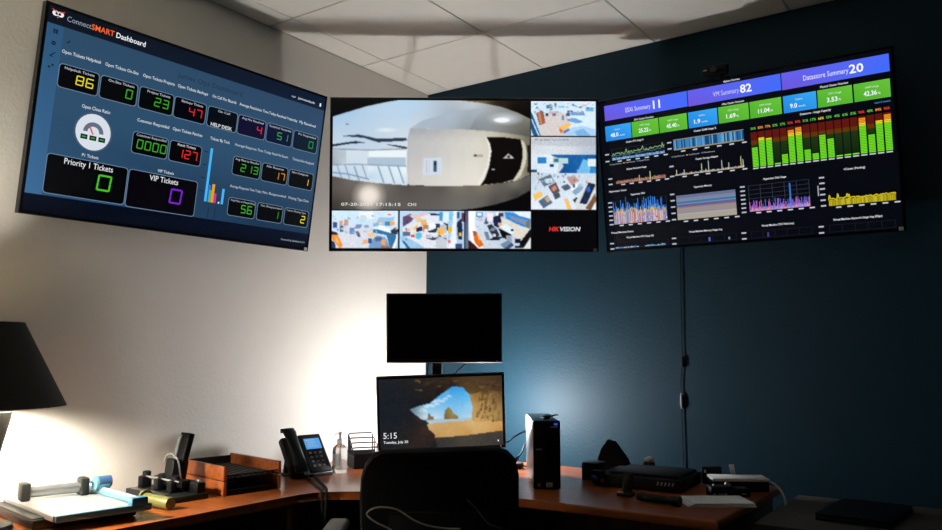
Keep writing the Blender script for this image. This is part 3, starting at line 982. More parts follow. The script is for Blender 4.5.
def spikes(u0, u1, vbase, n, hf, cols):
    d.layer += .25
    for k in range(n):
        a = u0 + (u1 - u0) * k / n
        b = u0 + (u1 - u0) * (k + .8) / n
        d.rect(a, vbase - hf(k / n), b, vbase, rnd.choice(cols), False)


def ticks(u0, u1, v, n, c=(190, 196, 206), w=.016):
    for k in range(n):
        u = u0 + (u1 - u0) * (k + .6) / n
        d.rect(u, v, u + w, v + .008, c, False)


axes(.043, .325, .250, .400, 6, 3)
spikes(.043, .250, .398, 60, lambda t: .012 + .006 * rnd.random(), [(150, 190, 230), (100, 150, 210)])
pts = [(.043 + .207 * k / 60, .362 - .012 * (k / 60) + rnd.uniform(-.012, .008) - (.02 if k in (17, 36, 58) else 0)) for k in range(61)]
d.line(pts, .0045, (130, 170, 110))
pts = [(.043 + .207 * k / 60, .372 - .010 * (k / 60) + rnd.uniform(-.007, .007)) for k in range(61)]
d.line(pts, .003, (90, 120, 130))
ticks(.043, .26, .405, 6)
for k in range(52):
    u = .285 + .250 * k / 52
    d.rect(u, .328, u + .250 / 52 * .92, .384, [rnd.choice([(38, 104, 160), (60, 130, 190), (110, 166, 206), (26, 74, 120), (70, 140, 196)])] * 4, False)
d.layer += .25
d.rect(.285, .383, .535, .391, (150, 140, 110))
d.rect(.285, .322, .535, .3265, (150, 150, 140))
ticks(.285, .545, .398, 6)
spikes(.052, .247, .557, 110, lambda t: .012 + .010 * rnd.random() ** 2 + .006 * t, [(170, 120, 96), (150, 96, 80), (196, 150, 124)])
spikes(.187, .191, .557, 1, lambda t: .055, [(170, 200, 130)])
spikes(.145, .148, .557, 1, lambda t: .040, [(216, 170, 130)])
ticks(.052, .257, .562, 6)
spikes(.284, .530, .554, 60, lambda t: .007 + .008 * rnd.random(), [(200, 190, 160), (170, 180, 190), (190, 150, 130)])
for u, h in ((.288, .045), (.316, .035), (.380, .065), (.394, .025), (.405, .075), (.452, .072), (.476, .045), (.518, .078), (.525, .055)):
    spikes(u, u + .0032, .554, 2, lambda t: h * rnd.uniform(.8, 1), [(186, 200, 150), (150, 180, 200), (206, 190, 140)])
ticks(.284, .540, .560, 6)
axes(.033, .674, .243, .828, 5, 5)
n = 70
for k in range(n):
    u = .033 + .209 * k / n
    u1 = u + .209 / n * .9
    base = .828
    h0 = .060 + .03 * rnd.random()
    d.rect(u, base - h0, u1, base, [rnd.choice([(206, 168, 176), (170, 140, 190), (190, 120, 120), (110, 160, 210), (214, 190, 180)])] * 4, False)
    d.rect(u, base - h0 - .016, u1, base - h0, rnd.choice([(226, 190, 40), (206, 160, 40), (60, 130, 210)]), False)
    h2 = .03 * rnd.random() + (.045 if rnd.random() < .18 else 0)
    d.rect(u, base - h0 - .016 - h2, u1, base - h0 - .016, rnd.choice([(50, 120, 214), (80, 150, 230), (40, 96, 180)]), False)
    if rnd.random() < .5:
        q = rnd.uniform(0, .06)
        d.rect(u, base - q - .012, u1, base - q, rnd.choice([(60, 110, 190), (206, 70, 80), (240, 220, 200)]))
d.layer += .25
ticks(.033, .250, .834, 6)
for v0, v1, c in ((.682, .700, (104, 112, 146)), (.700, .716, (122, 130, 156)), (.716, .722, (90, 150, 180)), (.722, .736, (92, 104, 150)), (.736, .740, (70, 180, 180)), (.740, .758, (104, 92, 150)), (.758, .764, (150, 120, 110)), (.764, .800, (150, 140, 140)), (.800, .806, (170, 170, 190)), (.806, .838, (168, 160, 144))):
    d.rect(.281, v0, .493, v1, c)
ticks(.281, .500, .846, 6)
axes(.538, .671, .734, .828, 5, 6, (60, 66, 80))
spikes(.538, .734, .828, 72, lambda t: .020 + .05 * rnd.random(), [(150, 90, 200), (110, 80, 190), (190, 100, 180), (80, 110, 210)])
spikes(.538, .734, .828, 60, lambda t: .008 + .018 * rnd.random(), [(226, 150, 170), (214, 130, 140), (150, 150, 230)])
spikes(.671, .676, .828, 2, lambda t: .148, [(56, 130, 226)])
ticks(.538, .745, .834, 6)
d.rect(.791, .806, .986, .839, (150, 138, 20))
spikes(.791, .986, .838, 90, lambda t: .030 + .008 * rnd.random(), [(186, 168, 24), (150, 136, 20), (206, 190, 40)])
pts = [(.791 + .195 * k / 70, .800 + rnd.uniform(-.005, .005) - (.024 if k in (1, 10, 20, 22) else 0)) for k in range(71)]
d.line(pts, .006, (206, 186, 40))
ticks(.791, .995, .846, 6)
for u0, u1 in ((.032, .240), (.278, .486), (.537, .733), (.787, .980)):
    axes(u0, .950, u1, .990, 5, 1, (30, 34, 46))
spikes(.032, .125, .990, 30, lambda t: .006 + .006 * rnd.random(), [(80, 130, 190), (170, 180, 190)])
spikes(.150, .230, .990, 10, lambda t: .004 + .010 * rnd.random(), [(150, 160, 170), (90, 140, 190)])
spikes(.388, .395, .988, 2, lambda t: .025, [(90, 110, 190)])
spikes(.458, .464, .986, 2, lambda t: .016, [(160, 160, 180)])
spikes(.590, .596, .990, 2, lambda t: .028, [(60, 70, 150)])
for u, va, vb_, n in ((.018, .675, .822, 6), (.263, .665, .828, 5), (.514, .668, .824, 7), (.770, .666, .830, 6), (.020, .350, .396, 2), (.266, .332, .372, 2), (.026, .515, .552, 2), (.268, .486, .550, 2), (.014, .950, .986, 2), (.258, .948, .984, 2), (.508, .950, .986, 2), (.758, .950, .986, 2)):
    for k in range(n):
        v = va + (vb_ - va) * k / max(1, n - 1)
        d.rect(u - .004, v, u + .012, v + .009, (176, 182, 192), False)
d.rect(.759, .715, .763, .775, (150, 156, 168), False)
d.use('dashboard_lettering', True)
d.text('ESXi Summary', .111, .209, .094, .030, (226, 226, 246))
d.text('11', .219, .246, .102, .052, (250, 250, 255), bold=0.02)
d.text('VM Summary', .440, .530, .094, .030, (216, 206, 240))
d.text('82', .534, .573, .100, .048, (250, 250, 255), bold=0.02)
d.text('Datastore Summary', .740, .877, .094, .030, (236, 238, 250))
d.text('20', .879, .921, .100, .048, (250, 250, 255), bold=0.02)
WH = (226, 228, 234)
for s, a, b, v in (('vSphere Overview', .479, .536, .019), ('ESXi Cluster Overview', .143, .219, .158), ('vPlex Cluster Overview', .468, .545, .156), ('Physical Cluster Overview', .790, .874, .154), ('Cluster CPU Usage %', .104, .173, .295), ('Cluster RAM Usage %', .363, .443, .293), ('Datastore - Usage Capacity', .722, .817, .292),
                   ('Cluster Network Usage', .098, .177, .474), ('Cluster Storage Adapter', .362, .443, .470), ('Hypervisor Status', .022, .092, .610), ('Hypervisor CPU', .108, .163, .645), ('Hypervisor Memory', .349, .413, .644), ('Hypervisor Disk Usage', .590, .664, .645), ('VCenter (Pending)', .842, .905, .643),
                   ('Virtual Machine Status', .017, .108, .888), ('Virtual Machine CPU Usage (%)', .078, .186, .927), ('Virtual Machine Memory Usage Avg', .319, .438, .925), ('Virtual Machine CPU Wait (ms)', .573, .678, .925), ('Virtual Machine Network Usage Avg (KBps)', .800, .944, .926)):
    d.text(s, a, b, v, .012, WH, bold=0.012)
vals = ['48.0', '25.22', '45.40', '1.9', '1.69', '11.04', '9.0', '3.53', '42.36']
for k, (u, s) in enumerate(zip(us, vals)):
    w = {3: .022, 4: .032, 5: .038}[len(s)]
    blue = k % 3 == 0
    d.text(s, u + .022 if blue else u + .028, (u + .022 if blue else u + .028) + w, .242, .026, (244, 250, 255), bold=0.02)
    if blue:
        d.text('weeks', u + .024 + w + .002, u + .024 + w + .024, .242, .012, (226, 240, 252))
        d.text('Uptime', u + .040, u + .062, .200, .011, (220, 236, 250))
    else:
        d.text('%', u + .030 + w, u + .039 + w, .242, .013, (240, 250, 236))
        d.text('CPU Usage' if k % 3 == 1 else 'RAM Usage', u + .034, u + .073, .200, .011, (226, 242, 220))
for k in range(18):
    u = g0 + (g1 - g0) * (k + .5) / 18
    c = (230, 60, 50) if pc[k] > 90 else (240, 150, 50) if pc[k] > 70 else (236, 206, 60) if pc[k] > 60 else (96, 190, 70)
    d.text('%d%%' % pc[k], u - .008, u + .009, .334, .014, c, bold=0.02)
d.use('axis_labels')
for k in range(18):
    u = g0 + (g1 - g0) * (k + .5) / 18
    d.rect(u - .009, .566, u + .009, .573, (196, 200, 210))
d.use('dashboard_lettering', True)
d.text('Last 6 hours', .946, .990, .293, .011, (80, 150, 226))
for u, v in ((.032, .424), (.275, .430)):
    for k, c in enumerate(((90, 180, 80), (226, 190, 60), (90, 150, 220))):
        d.piece()
        d.rect(u + k * .055, v - .002, u + .006 + k * .055, v + .003, c)
        d.text(('Used Percent', 'Total Percent', 'Planned Percent')[k], u + .009 + k * .055, u + .048 + k * .055, v + .005, .009, (180, 186, 196))
d.build(scr, M_TVIMG)

# webcam on top of the right television
q = Matrix.LocRotScale(tvr.location, tvr.rotation_euler.to_quaternion() if hasattr(tvr.rotation_euler, 'to_quaternion') else None, None)
wp = q @ Vector((-0.058, 0.012, TVH / 2))
t = thing('webcam', 'small black webcam clipped on top of the right television', 'webcam', wp, (0, 0, -0.591))
part('camera_body', M_BLACK, t, lambda bm: box(bm, (0, -0.012, 0.034), (0.108, 0.045, 0.042), bevel=0.010))
part('lens', M_GLOSS, t, lambda bm: tube(bm, [(0.0, -0.033, 0.034), (0.0, -0.039, 0.034)], 0.014, 16))
part('clip', M_BLACKM, t, lambda bm: [box(bm, (0, 0.002, 0.006), (0.05, 0.045, 0.016), bevel=0.003), box(bm, (0, -0.019, -0.002), (0.05, 0.004, 0.012))])
part('indicator_mark', M_SILVER, t, lambda bm: box(bm, (-0.038, -0.0348, 0.036), (0.014, 0.001, 0.005)))

# ---------------------------------------------------------------- corner desk
desk = thing('corner_desk', 'reddish cherry wood corner desk running along both walls', 'desk', (CORNER.x, CORNER.y, 0), -TH)
OUT = [(.03, 3.0), (.03, .24), (1.935, .24), (1.935, 1.03), (1.42, 1.036), (1.30, 1.042), (1.18, 1.055), (1.06, 1.08), (.94, 1.115), (.82, 1.17), (.72, 1.235), (.64, 1.312), (.585, 1.370), (.565, 1.400), (.556, 1.440), (.555, 3.0)]
part('worktop', M_DESK, desk, lambda bm: prism(bm, [(a, -b) for a, b in OUT], DESK - 0.029, DESK, bevel=0.011, seg=4))
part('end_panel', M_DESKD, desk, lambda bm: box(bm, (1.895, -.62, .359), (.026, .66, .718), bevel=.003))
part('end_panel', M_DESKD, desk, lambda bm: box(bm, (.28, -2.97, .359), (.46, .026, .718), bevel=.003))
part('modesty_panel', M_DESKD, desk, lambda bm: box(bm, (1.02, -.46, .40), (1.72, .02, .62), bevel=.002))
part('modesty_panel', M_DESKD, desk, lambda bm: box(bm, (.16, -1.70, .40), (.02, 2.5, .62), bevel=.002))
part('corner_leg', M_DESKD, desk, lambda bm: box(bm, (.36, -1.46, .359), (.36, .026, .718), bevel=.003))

# low side cabinet past the right end of the desk
t = thing('side_cabinet', 'dim grey brown cabinet lower than the desk, past its right end', 'cabinet', (CORNER.x, CORNER.y, 0), -TH)
M_CAB = mat('grey_brown_laminate', (0.065, 0.056, 0.045), 0.55)
part('cabinet_top', M_CAB, t, lambda bm: box(bm, (2.44, -.43, .69), (.96, .64, .025), bevel=.004))
part('cabinet_body', M_CAB, t, lambda bm: box(bm, (2.44, -.42, .339), (.92, .58, .677), bevel=.003))
for k in (0, 1):
    dd = part('cabinet_door', M_CAB, t, lambda bm: box(bm, (2.215 + .45 * k, -.72, .36), (.43, .018, .60), bevel=.004))
    part('handle', M_STEEL, dd, lambda bm: tube(bm, [(2.39 + .1 * k, -.735, .50), (2.39 + .1 * k, -.745, .50), (2.39 + .1 * k, -.745, .62), (2.39 + .1 * k, -.735, .62)], .005, 8))

t = thing('laptop', 'closed black laptop lying on the side cabinet', 'laptop', rp(2.245, .42, .7025), (0, 0, YAW_R - R(4)))
part('base', M_BLACKM, t, lambda bm: box(bm, (0, 0, .009), (.23, .35, .016), bevel=.004))
part('lid', M_BLACK, t, lambda bm: box(bm, (0, 0, .0215), (.23, .35, .008), bevel=.003))

# ---------------------------------------------------------------- table lamp with black shade
t = thing('table_lamp', 'table lamp with a dark conical shade and tapered black body, lit', 'lamp', (-1.392, 2.30, DESK))
M_SHADE = mat('dark_shade_cloth', (0.022, 0.020, 0.012), 0.75, bump=0.3, bscale=600)
M_LINING = mat('cream_shade_lining', (0.80, 0.72, 0.55), 0.6)
part('base', M_BLACK, t, lambda bm: lathe(bm, [(.005, 0), (.082, 0), (.086, .006), (.080, .016), (.050, .024), (.022, .034), (.018, .06), (.02, .09)], 36))
part('body', M_BLACKM, t, lambda bm: lathe(bm, [(.020, .085), (.022, .12), (.030, .17), (.040, .22), (.053, .28), (.061, .315), (.062, .332), (.054, .342), (.030, .347), (.014, .35)], 36))
part('socket', M_STEEL, t, lambda bm: lathe(bm, [(.012, .348), (.016, .352), (.016, .372), (.010, .376)], 20))


def shade(bm):
    lathe(bm, [(.204, .348), (.0815, .590)], 56, cap=False)


def shade_lining(bm):
    lathe(bm, [(.2015, .348), (.0795, .590)], 56, cap=False)


sh = part('shade', M_SHADE, t, shade)
part('shade_lining', M_LINING, sh, shade_lining)
part('shade_rim', M_LINING, sh, lambda bm: tube(bm, [(.2028 * math.cos(R(a)), .2028 * math.sin(R(a)), .3475) for a in range(0, 361, 8)], .0018, 6))
part('shade_rim', M_SHADE, sh, lambda bm: tube(bm, [(.0805 * math.cos(R(a)), .0805 * math.sin(R(a)), .590) for a in range(0, 361, 10)], .002, 6))
part('harp', M_STEEL, t, lambda bm: tube(bm, curve_pts([(.014, 0, .372), (.056, 0, .42), (.050, 0, .52), (0, 0, .592), (-.050, 0, .52), (-.056, 0, .42), (-.014, 0, .372)], 5), .0016, 6))
part('shade_spider', M_STEEL, t, lambda bm: [tube(bm, [(0, 0, .590), (.080 * math.cos(R(a)), .080 * math.sin(R(a)), .590)], .0015, 6) for a in (0, 120, 240)])
part('finial', M_BLACK, t, lambda bm: lathe(bm, [(.003, .590), (.007, .597), (.006, .604), (.002, .612)], 14))
M_BULB = mat('lit_bulb', (0.8, 0.8, 0.8), 0.4, emit=(1.0, 0.945, 0.84), estr=LAMP_POWER)
part('bulb', M_BULB, t, lambda bm: lathe(bm, [(.004, .374), (.013, .376), (.018, .388), (.036, .410), (.043, .432), (.037, .455), (.020, .470), (.002, .474)], 24))

# ---------------------------------------------------------------- little globe lamp behind the monitors
t = thing('globe_lamp', 'small lit globe lamp hidden behind the stacked monitors', 'lamp', (0.055, 3.72, DESK))
part('base', M_WHITEP, t, lambda bm: lathe(bm, [(.004, 0), (.058, 0), (.060, .008), (.052, .014), (.012, .020), (.009, .03)], 28))
part('stem', M_WHITEP, t, lambda bm: lathe(bm, [(.008, .025), (.008, .160), (.018, .170), (.018, .180)], 16))
M_GLOBE = mat('lit_globe', (0.8, 0.8, 0.8), 0.4, emit=(0.98, 0.985, 1.0), estr=CORNER_POWER)
part('globe', M_GLOBE, t, lambda bm: lathe(bm, [(.05 * math.sin(R(a)), .225 - .05 * math.cos(R(a))) for a in (4, 22, 40, 58, 76, 94, 112, 130, 148, 164, 176)], 28))

# ---------------------------------------------------------------- monitors on a shared stand
t = thing('monitor_stand', 'black pole stand carrying the two stacked monitors', 'stand', (-0.150, 3.52, DESK))
part('foot', M_BLACKM, t, lambda bm: box(bm, (0, -.03, .008), (.26, .20, .016), bevel=.005))
part('pole', M_BLACKM, t, lambda bm: box(bm, (0, 0, .345), (.044, .028, .66), bevel=.004))
part('mount_arm', M_BLACKM, t, lambda bm: box(bm, (.02, -.022, .25), (.09, .02, .09), bevel=.003))
part('mount_arm', M_BLACKM, t, lambda bm: box(bm, (.03, -.028, .612), (.09, .036, .09), bevel=.003))


def monitor(label, loc, rot, W, H, b, bm_bot):
    t = thing('monitor', label, 'monitor', (loc[0], loc[1], CAM_Z + loc[2]), rot, 'stacked desk monitors')

    def fr(bm):
        def ring(w, h0, h1, y):
            return [(-w, y, -h0), (w, y, -h0), (w, y, h1), (-w, y, h1)]
        rings(bm, [ring(W / 2 - b, H / 2 - bm_bot, H / 2 - b, .004), ring(W / 2 - b, H / 2 - bm_bot, H / 2 - b, -.002), ring(W / 2 - .003, H / 2 - .003, H / 2 - .003, -.002), ring(W / 2, H / 2, H / 2, .002), ring(W / 2, H / 2, H / 2, .020)], cap=False)
    part('bezel', M_BLACKM, t, fr)
    part('back_cover', M_BLACKM, t, lambda bm: [box(bm, (0, .016, 0), (W - .004, .014, H - .004), bevel=.004), box(bm, (0, .025, 0), (W * .5, .014, H * .5), bevel=.006)])
    hh = H - b - bm_bot
    s = part('screen', M_PANEL, t, lambda bm: box(bm, (0, .006, (bm_bot - b) / 2), (W - 2 * b + .002, .010, hh + .002)))
    part('power_button', M_SILVER, t, lambda bm: box(bm, (W / 2 - .022, -.003, -H / 2 + .009), (.006, .001, .006)))
    return t, s


t, s = monitor('upper desk monitor with its screen switched off', (-.1163, 3.419, .1065), (.1156, -.0041, -.0031), .500, .301, .010, .018)
part('maker_mark', M_GREY, t, lambda bm: lathe(bm, [(.003, -.0003), (.0042, 0), (.003, .0003)], 12, (0, -.003, -.1415)))
t, s = monitor('lower desk monitor showing a beach seen from a cave', (-.1272, 3.4341, -.2544), (.1217, -.0354, .0616), .550, .325, .011, .013)
s.location.z = 0
d = Disp(.550 - .022, .325 - .024)
d.y0 = -.0004
OFFZ = .001
d.use('screen_background')
CAVE = (30, 27, 27)
d.poly([(0, 0), (1, 0), (1, 1), (0, 1)], [(34, 40, 48), (92, 70, 44), (56, 46, 40), (30, 32, 36)], False)
d.use('wallpaper_picture')
r = Ras(d, .002, .002, .998, .998, 150, 86)
r.rect(0, 0, 1, 1, [(34, 40, 48), (92, 70, 44), (56, 46, 40), (30, 32, 36)])
r.poly([(.24, .44), (.31, .40), (.41, .36), (.50, .24), (.60, .13), (.68, .15), (.735, .26), (.756, .44), (.75, .64), (.44, .64), (.33, .58)], [(196, 222, 240), (150, 206, 240), (120, 192, 238), (84, 172, 232), (50, 150, 222), (56, 156, 226), (96, 186, 236), (150, 206, 236), (206, 222, 230), (220, 228, 232), (214, 226, 234)])
for k in range(14):
    q = k / 13
    r.ell(.33 + .22 * q + .02 * math.sin(k * 2.1), .46 - .17 * q + .02 * math.sin(k * 1.3), .022, .018, (170 + 3 * (13 - k), 208 + 2 * (13 - k), 238), 10)
r.poly([(.36, .585), (.76, .585), (.77, .66), (.40, .66)], [(120, 170, 206), (150, 186, 210), (196, 206, 208), (190, 202, 206)])
r.poly([(.385, .60), (.39, .53), (.405, .50), (.415, .545), (.435, .555), (.44, .60)], (128, 112, 84))
r.poly([(.52, .60), (.53, .48), (.56, .43), (.585, .47), (.60, .52), (.635, .56), (.64, .60)], [(110, 92, 50), (126, 108, 56), (134, 120, 62), (150, 130, 80), (160, 136, 90), (150, 128, 90), (120, 100, 60)])
r.poly([(.38, .655), (.77, .62), (.80, .64), (1, .66), (1, .80), (.70, .84), (.44, .86), (.40, .76)], [(206, 176, 128), (214, 184, 132), (212, 170, 104), (206, 160, 90), (188, 140, 76), (196, 150, 84), (190, 146, 86), (200, 160, 104)])
r.poly([(.735, .26), (.78, .24), (.86, .20), (1, .24), (1, .66), (.90, .64), (.80, .66), (.745, .63), (.756, .44)], [(170, 132, 70), (140, 106, 60), (84, 62, 40), (100, 76, 46), (150, 118, 70), (190, 152, 92), (206, 166, 100), (200, 160, 98), (190, 150, 88)])
rnd = random.Random(8)
for k in range(70):
    u, v = rnd.uniform(.78, .98), rnd.uniform(.27, .62)
    g = (u - .77) / .22
    c = rnd.choice([(120, 92, 52), (150, 116, 62), (176, 138, 80), (104, 78, 46), (186, 148, 92)])
    c = tuple(int(x * (1.08 - .35 * g * (1 - (v - .27)))) for x in c)
    w, h_ = rnd.uniform(.006, .014), rnd.uniform(.02, .06)
    r.poly([(u - w, v + h_), (u + w * .2, v - h_), (u + w, v - h_ * .6), (u + w * .4, v + h_ * .9)], c)
r.poly([(0, 0), (1, 0), (1, .22), (.86, .20), (.735, .26), (.68, .15), (.60, .13), (.50, .24), (.41, .36), (.31, .40), (.24, .44), (.30, .60), (.37, .70), (.44, .80), (.46, 1), (0, 1)], [(28, 36, 46), (58, 44, 32), (74, 54, 36), (86, 64, 38), (104, 78, 44), (84, 62, 36), (46, 36, 28), (32, 28, 26), (26, 26, 28), (24, 26, 30), (26, 27, 30), (40, 32, 28), (58, 42, 34), (50, 38, 34), (26, 27, 31), (24, 30, 38)])
for k in range(46):
    u, v = rnd.uniform(.30, .98), rnd.uniform(.03, .20)
    if v > .10 + .10 * abs(u - .63) * 3:
        continue
    c = rnd.choice([(40, 34, 28), (84, 64, 42), (110, 88, 58), (58, 46, 34)])
    r.ell(u, v, rnd.uniform(.01, .04), rnd.uniform(.006, .016), c, 8)
r.poly([(.46, .86), (.70, .84), (1, .79), (1, 1), (.46, 1)], [(60, 54, 48), (72, 66, 58), (70, 62, 52), (54, 54, 54), (48, 50, 52)])
r.ell(.08, .42, .30, .75, (25, 30, 37), soft=.8)
r.speckle(4, 3, (r.A.mean(2) < 190).astype(float))
r.soften(1)
r.build()
d.use('lock_screen_lettering', True)
d.text('5:15', .026, .135, .845, .085, (240, 244, 248))
d.text('Tuesday, July 20', .026, .225, .915, .036, (236, 240, 244), bold=.01)
d.use('lock_screen_icon')
d.rect(.955, .92, .965, .945, (226, 230, 236))
d.build(s, M_PCIMG)

# ---------------------------------------------------------------- computer tower
t = thing('computer_tower', 'slim black desktop computer standing upright on the desk', 'computer', (.285, 3.01, DESK))
M_CASE = mat('dark_painted_steel', (0.16, 0.17, 0.18), 0.32, metal=0.6)
part('case', M_CASE, t, lambda bm: box(bm, (0, .205, .127), (.100, .385, .246), bevel=.004))
fp = part('front_panel', M_BLACK, t, lambda bm: box(bm, (0, .006, .127), (.102, .016, .250), bevel=.004))
part('drive_slot', M_GLOSS, fp, lambda bm: box(bm, (.006, -.0025, .165), (.012, .002, .14)))
part('power_light', mat('blue_power_light', (0.02, 0.03, 0.2), 0.4, emit=(0.05, 0.12, 0.9), estr=0.5), fp, lambda bm: box(bm, (.034, -.003, .240), (.014, .002, .008)))
part('maker_plate', M_SILVER, fp, lambda bm: box(bm, (.026, -.003, .229), (.026, .002, .005)))
part('maker_plate', M_GREY, fp, lambda bm: box(bm, (-.030, -.003, .147), (.024, .002, .005)))
part('sticker', mat('brown_sticker', (0.25, 0.12, 0.07), 0.5), fp, lambda bm: box(bm, (-.030, -.003, .016), (.012, .001, .014)))
st = part('sticker', mat('pale_blue_sticker', (0.35, 0.5, 0.62), 0.5), fp, lambda bm: box(bm, (.008, -.003, .017), (.024, .001, .017)))
for k, c in enumerate(((.5, .1, .05), (.1, .35, .08), (.05, .15, .5), (.6, .45, .05))):
    part('sticker_mark', mat('sticker_colour_%d' % k, c, .5), st, lambda bm: box(bm, (.005 + .006 * (k % 2), -.0038, .014 + .006 * (k // 2)), (.0055, .0008, .0055)))
for sx in (-1, 1):
    for y in (.03, .36):
        part('rubber_foot', M_BLACKM, t, lambda bm: box(bm, (sx * .036, y, .002), (.016, .016, .004)))
t = thing('usb_receiver', 'tiny black cable plug lying on top of the computer', 'plug', (.292, 3.10, DESK + .250), (0, 0, R(-40)))
part('plug', M_BLACKM, t, lambda bm: box(bm, (0, 0, .008), (.016, .036, .014), bevel=.003))
part('tip', M_STEEL, t, lambda bm: box(bm, (0, -.024, .008), (.010, .014, .005)))
part('lead', M_BLACKM, t, lambda bm: tube(bm, curve_pts([(0, .017, .008), (.005, .05, .014), (.0, .08, .012)], 5), .003, 6))

# cables between the monitor and the computer
tag(part('video_cable', M_BLACKM, None, lambda bm: tube(bm, curve_pts([(.09, 3.475, .93), (.148, 3.47, .873), (.19, 3.45, .900), (.235, 3.44, .922), (.285, 3.44, .92), (.30, 3.425, .91)], 6), .0035, 8)), 'thin black cable from the lower monitor to the computer', 'cable')
tag(part('monitor_lead', M_BLACKM, None, lambda bm: tube(bm, curve_pts([(.010, 3.475, 1.30), (-.012, 3.475, 1.225), (-.040, 3.475, 1.195), (-.072, 3.478, 1.160), (-.085, 3.485, 1.09)], 6), .0035, 8)), 'black lead slanting between the two monitors, right of the pole', 'cable')
tag(part('monitor_lead', M_BLACKM, None, lambda bm: tube(bm, curve_pts([(-.180, 3.475, 1.30), (-.184, 3.478, 1.22), (-.190, 3.482, 1.18), (-.190, 3.485, 1.10)], 6), .0030, 8)), 'black lead hanging between the two monitors, left of the pole', 'cable')
t = thing('power_cable', 'black cable with a fat plug left of the computer', 'cable', (0, 0, DESK))
part('cord', M_BLACKM, t, lambda bm: tube(bm, curve_pts([(.06, 3.42, .004), (.13, 3.36, .008), (.160, 3.34, .030), (.186, 3.35, .062), (.215, 3.38, .09), (.232, 3.43, .12)], 6), .0032, 8))
part('plug', M_BLACKM, t, lambda bm: tube(bm, [(.166, 3.342, .036), (.186, 3.35, .062), (.196, 3.36, .072)], [.005, .009, .006], 10))
t = thing('power_adapter', 'flat black power adapter on the desk behind the computer', 'adapter', (.185, 3.56, DESK), (0, 0, R(-20)))
part('case', M_BLACKM, t, lambda bm: box(bm, (0, 0, .012), (.09, .05, .024), bevel=.005))
part('lead', M_BLACKM, t, lambda bm: tube(bm, curve_pts([(.045, 0, .012), (.08, .02, .006), (.12, .04, .004)], 5), .003, 6))
t = thing('white_box', 'small white plastic box on the desk, just right of the lower monitor', 'box', (.105, 3.53, DESK), (0, 0, R(8)))
part('shell', M_WHITEP, t, lambda bm: box(bm, (0, 0, .036), (.075, .06, .072), bevel=.012))
part('top_ring', M_SILVER, t, lambda bm: lathe(bm, [(.014, .071), (.020, .0745), (.014, .0745)], 18))

# ---------------------------------------------------------------- desk phone, bottle, sorter
t = thing('desk_phone', 'black office desk phone with a lit blue display', 'phone', (-.680, 3.345, DESK), (0, 0, R(45)))
LEAN = Matrix.Rotation(R(-36), 3, 'X')


def lean(p):
    return LEAN @ Vector(p) + Vector((0, -.06, .012))


def lbox(bm, c, s, bev=0.0):
    box(bm, lean(c), s, bevel=bev, rot=LEAN)


part('stand', M_BLACKM, t, lambda bm: [box(bm, (0, .0, .006), (.17, .13, .012), bevel=.004), box(bm, (0, .050, .048), (.15, .02, .085), bevel=.004, rot=Matrix.Rotation(R(12), 3, 'X'))])
body = part('body', M_SILVER, t, lambda bm: lbox(bm, (.018, .012, .090), (.150, .026, .184), .009))
face = part('face', M_BLACKM, t, lambda bm: lbox(bm, (.030, -.003, .092), (.106, .008, .176), .003))
M_LCD = mat('lit_blue_display', (0.02, 0.05, 0.1), 0.3, emit=(0.10, 0.36, 0.80), estr=0.9)
lcd = part('display', M_LCD, face, lambda bm: lbox(bm, (.032, -.0085, .134), (.074, .003, .048)))
M_LCDT = mat('display_text', (0.02, 0.03, 0.06), 0.4, emit=(0.45, 0.7, 0.95), estr=0.7)
for k in range(4):
    part('display_line', M_LCDT, lcd, lambda bm: lbox(bm, (.022 + .006 * (k % 2), -.0105, .150 - .010 * k), (.044 - .006 * (k % 3), .0008, .003)))
kbm = bmesh.new()
box(kbm, (0, 0, 0), (.013, .004, .009), bevel=.0015, rot=LEAN, seg=1)
key0 = obj('key', kbm, M_GREY, face, loc=lean((.006, -.0075, .092)))
for r in range(4):
    for c in range(3):
        if r or c:
            k = key0.copy()
            COL.objects.link(k)
            k.parent = face
            k.location = lean((.006 + .024 * c, -.0075, .092 - .020 * r))


def handset(bm):
    pr = [(-.002, .178, .020), (-.020, .186, .026), (-.028, .165, .026), (-.030, .13, .021), (-.030, .09, .019), (-.030, .05, .020), (-.028, .02, .025), (-.020, -.002, .026), (-.002, .004, .020)]
    rows = []
    for y, z, r in pr:
        rows.append([lean((-.076 + r * 1.12 * math.cos(R(a)), y - .004 + r * .72 * math.sin(R(a)), z * 1.07 + .006 + r * .34 * math.sin(R(a)))) for a in range(0, 360, 30)])
    rings(bm, rows)


part('handset', M_BLACK, t, handset)
part('cradle', M_BLACKM, t, lambda bm: lbox(bm, (-.076, .010, .088), (.058, .036, .178), .010))
part('side_rim', M_SILVER, t, lambda bm: lbox(bm, (-.034, -.001, .088), (.012, .012, .176), .004))
for k, ctrl in enumerate(([(-.672, 3.30, .758), (-.640, 3.20, .755), (-.600, 3.10, .755), (-.555, 2.985, .756), (-.543, 2.945, .752), (-.538, 2.928, .725), (-.536, 2.925, .66), (-.533, 2.93, .58), (-.53, 2.96, .45)],
                          [(-.645, 3.30, .758), (-.605, 3.19, .755), (-.565, 3.08, .755), (-.532, 2.975, .756), (-.524, 2.935, .752), (-.521, 2.918, .725), (-.523, 2.916, .66), (-.526, 2.925, .58), (-.52, 2.96, .45)])):
    tag(part('coiled_lead', M_BLACKM, None, lambda bm: tube(bm, curve_pts(ctrl, 6), .0055, 8)), ('black phone cord over the desk edge, the left one of the pair', 'black phone cord over the desk edge, the right one of the pair')[k], 'cord', 'phone cords over the desk edge')

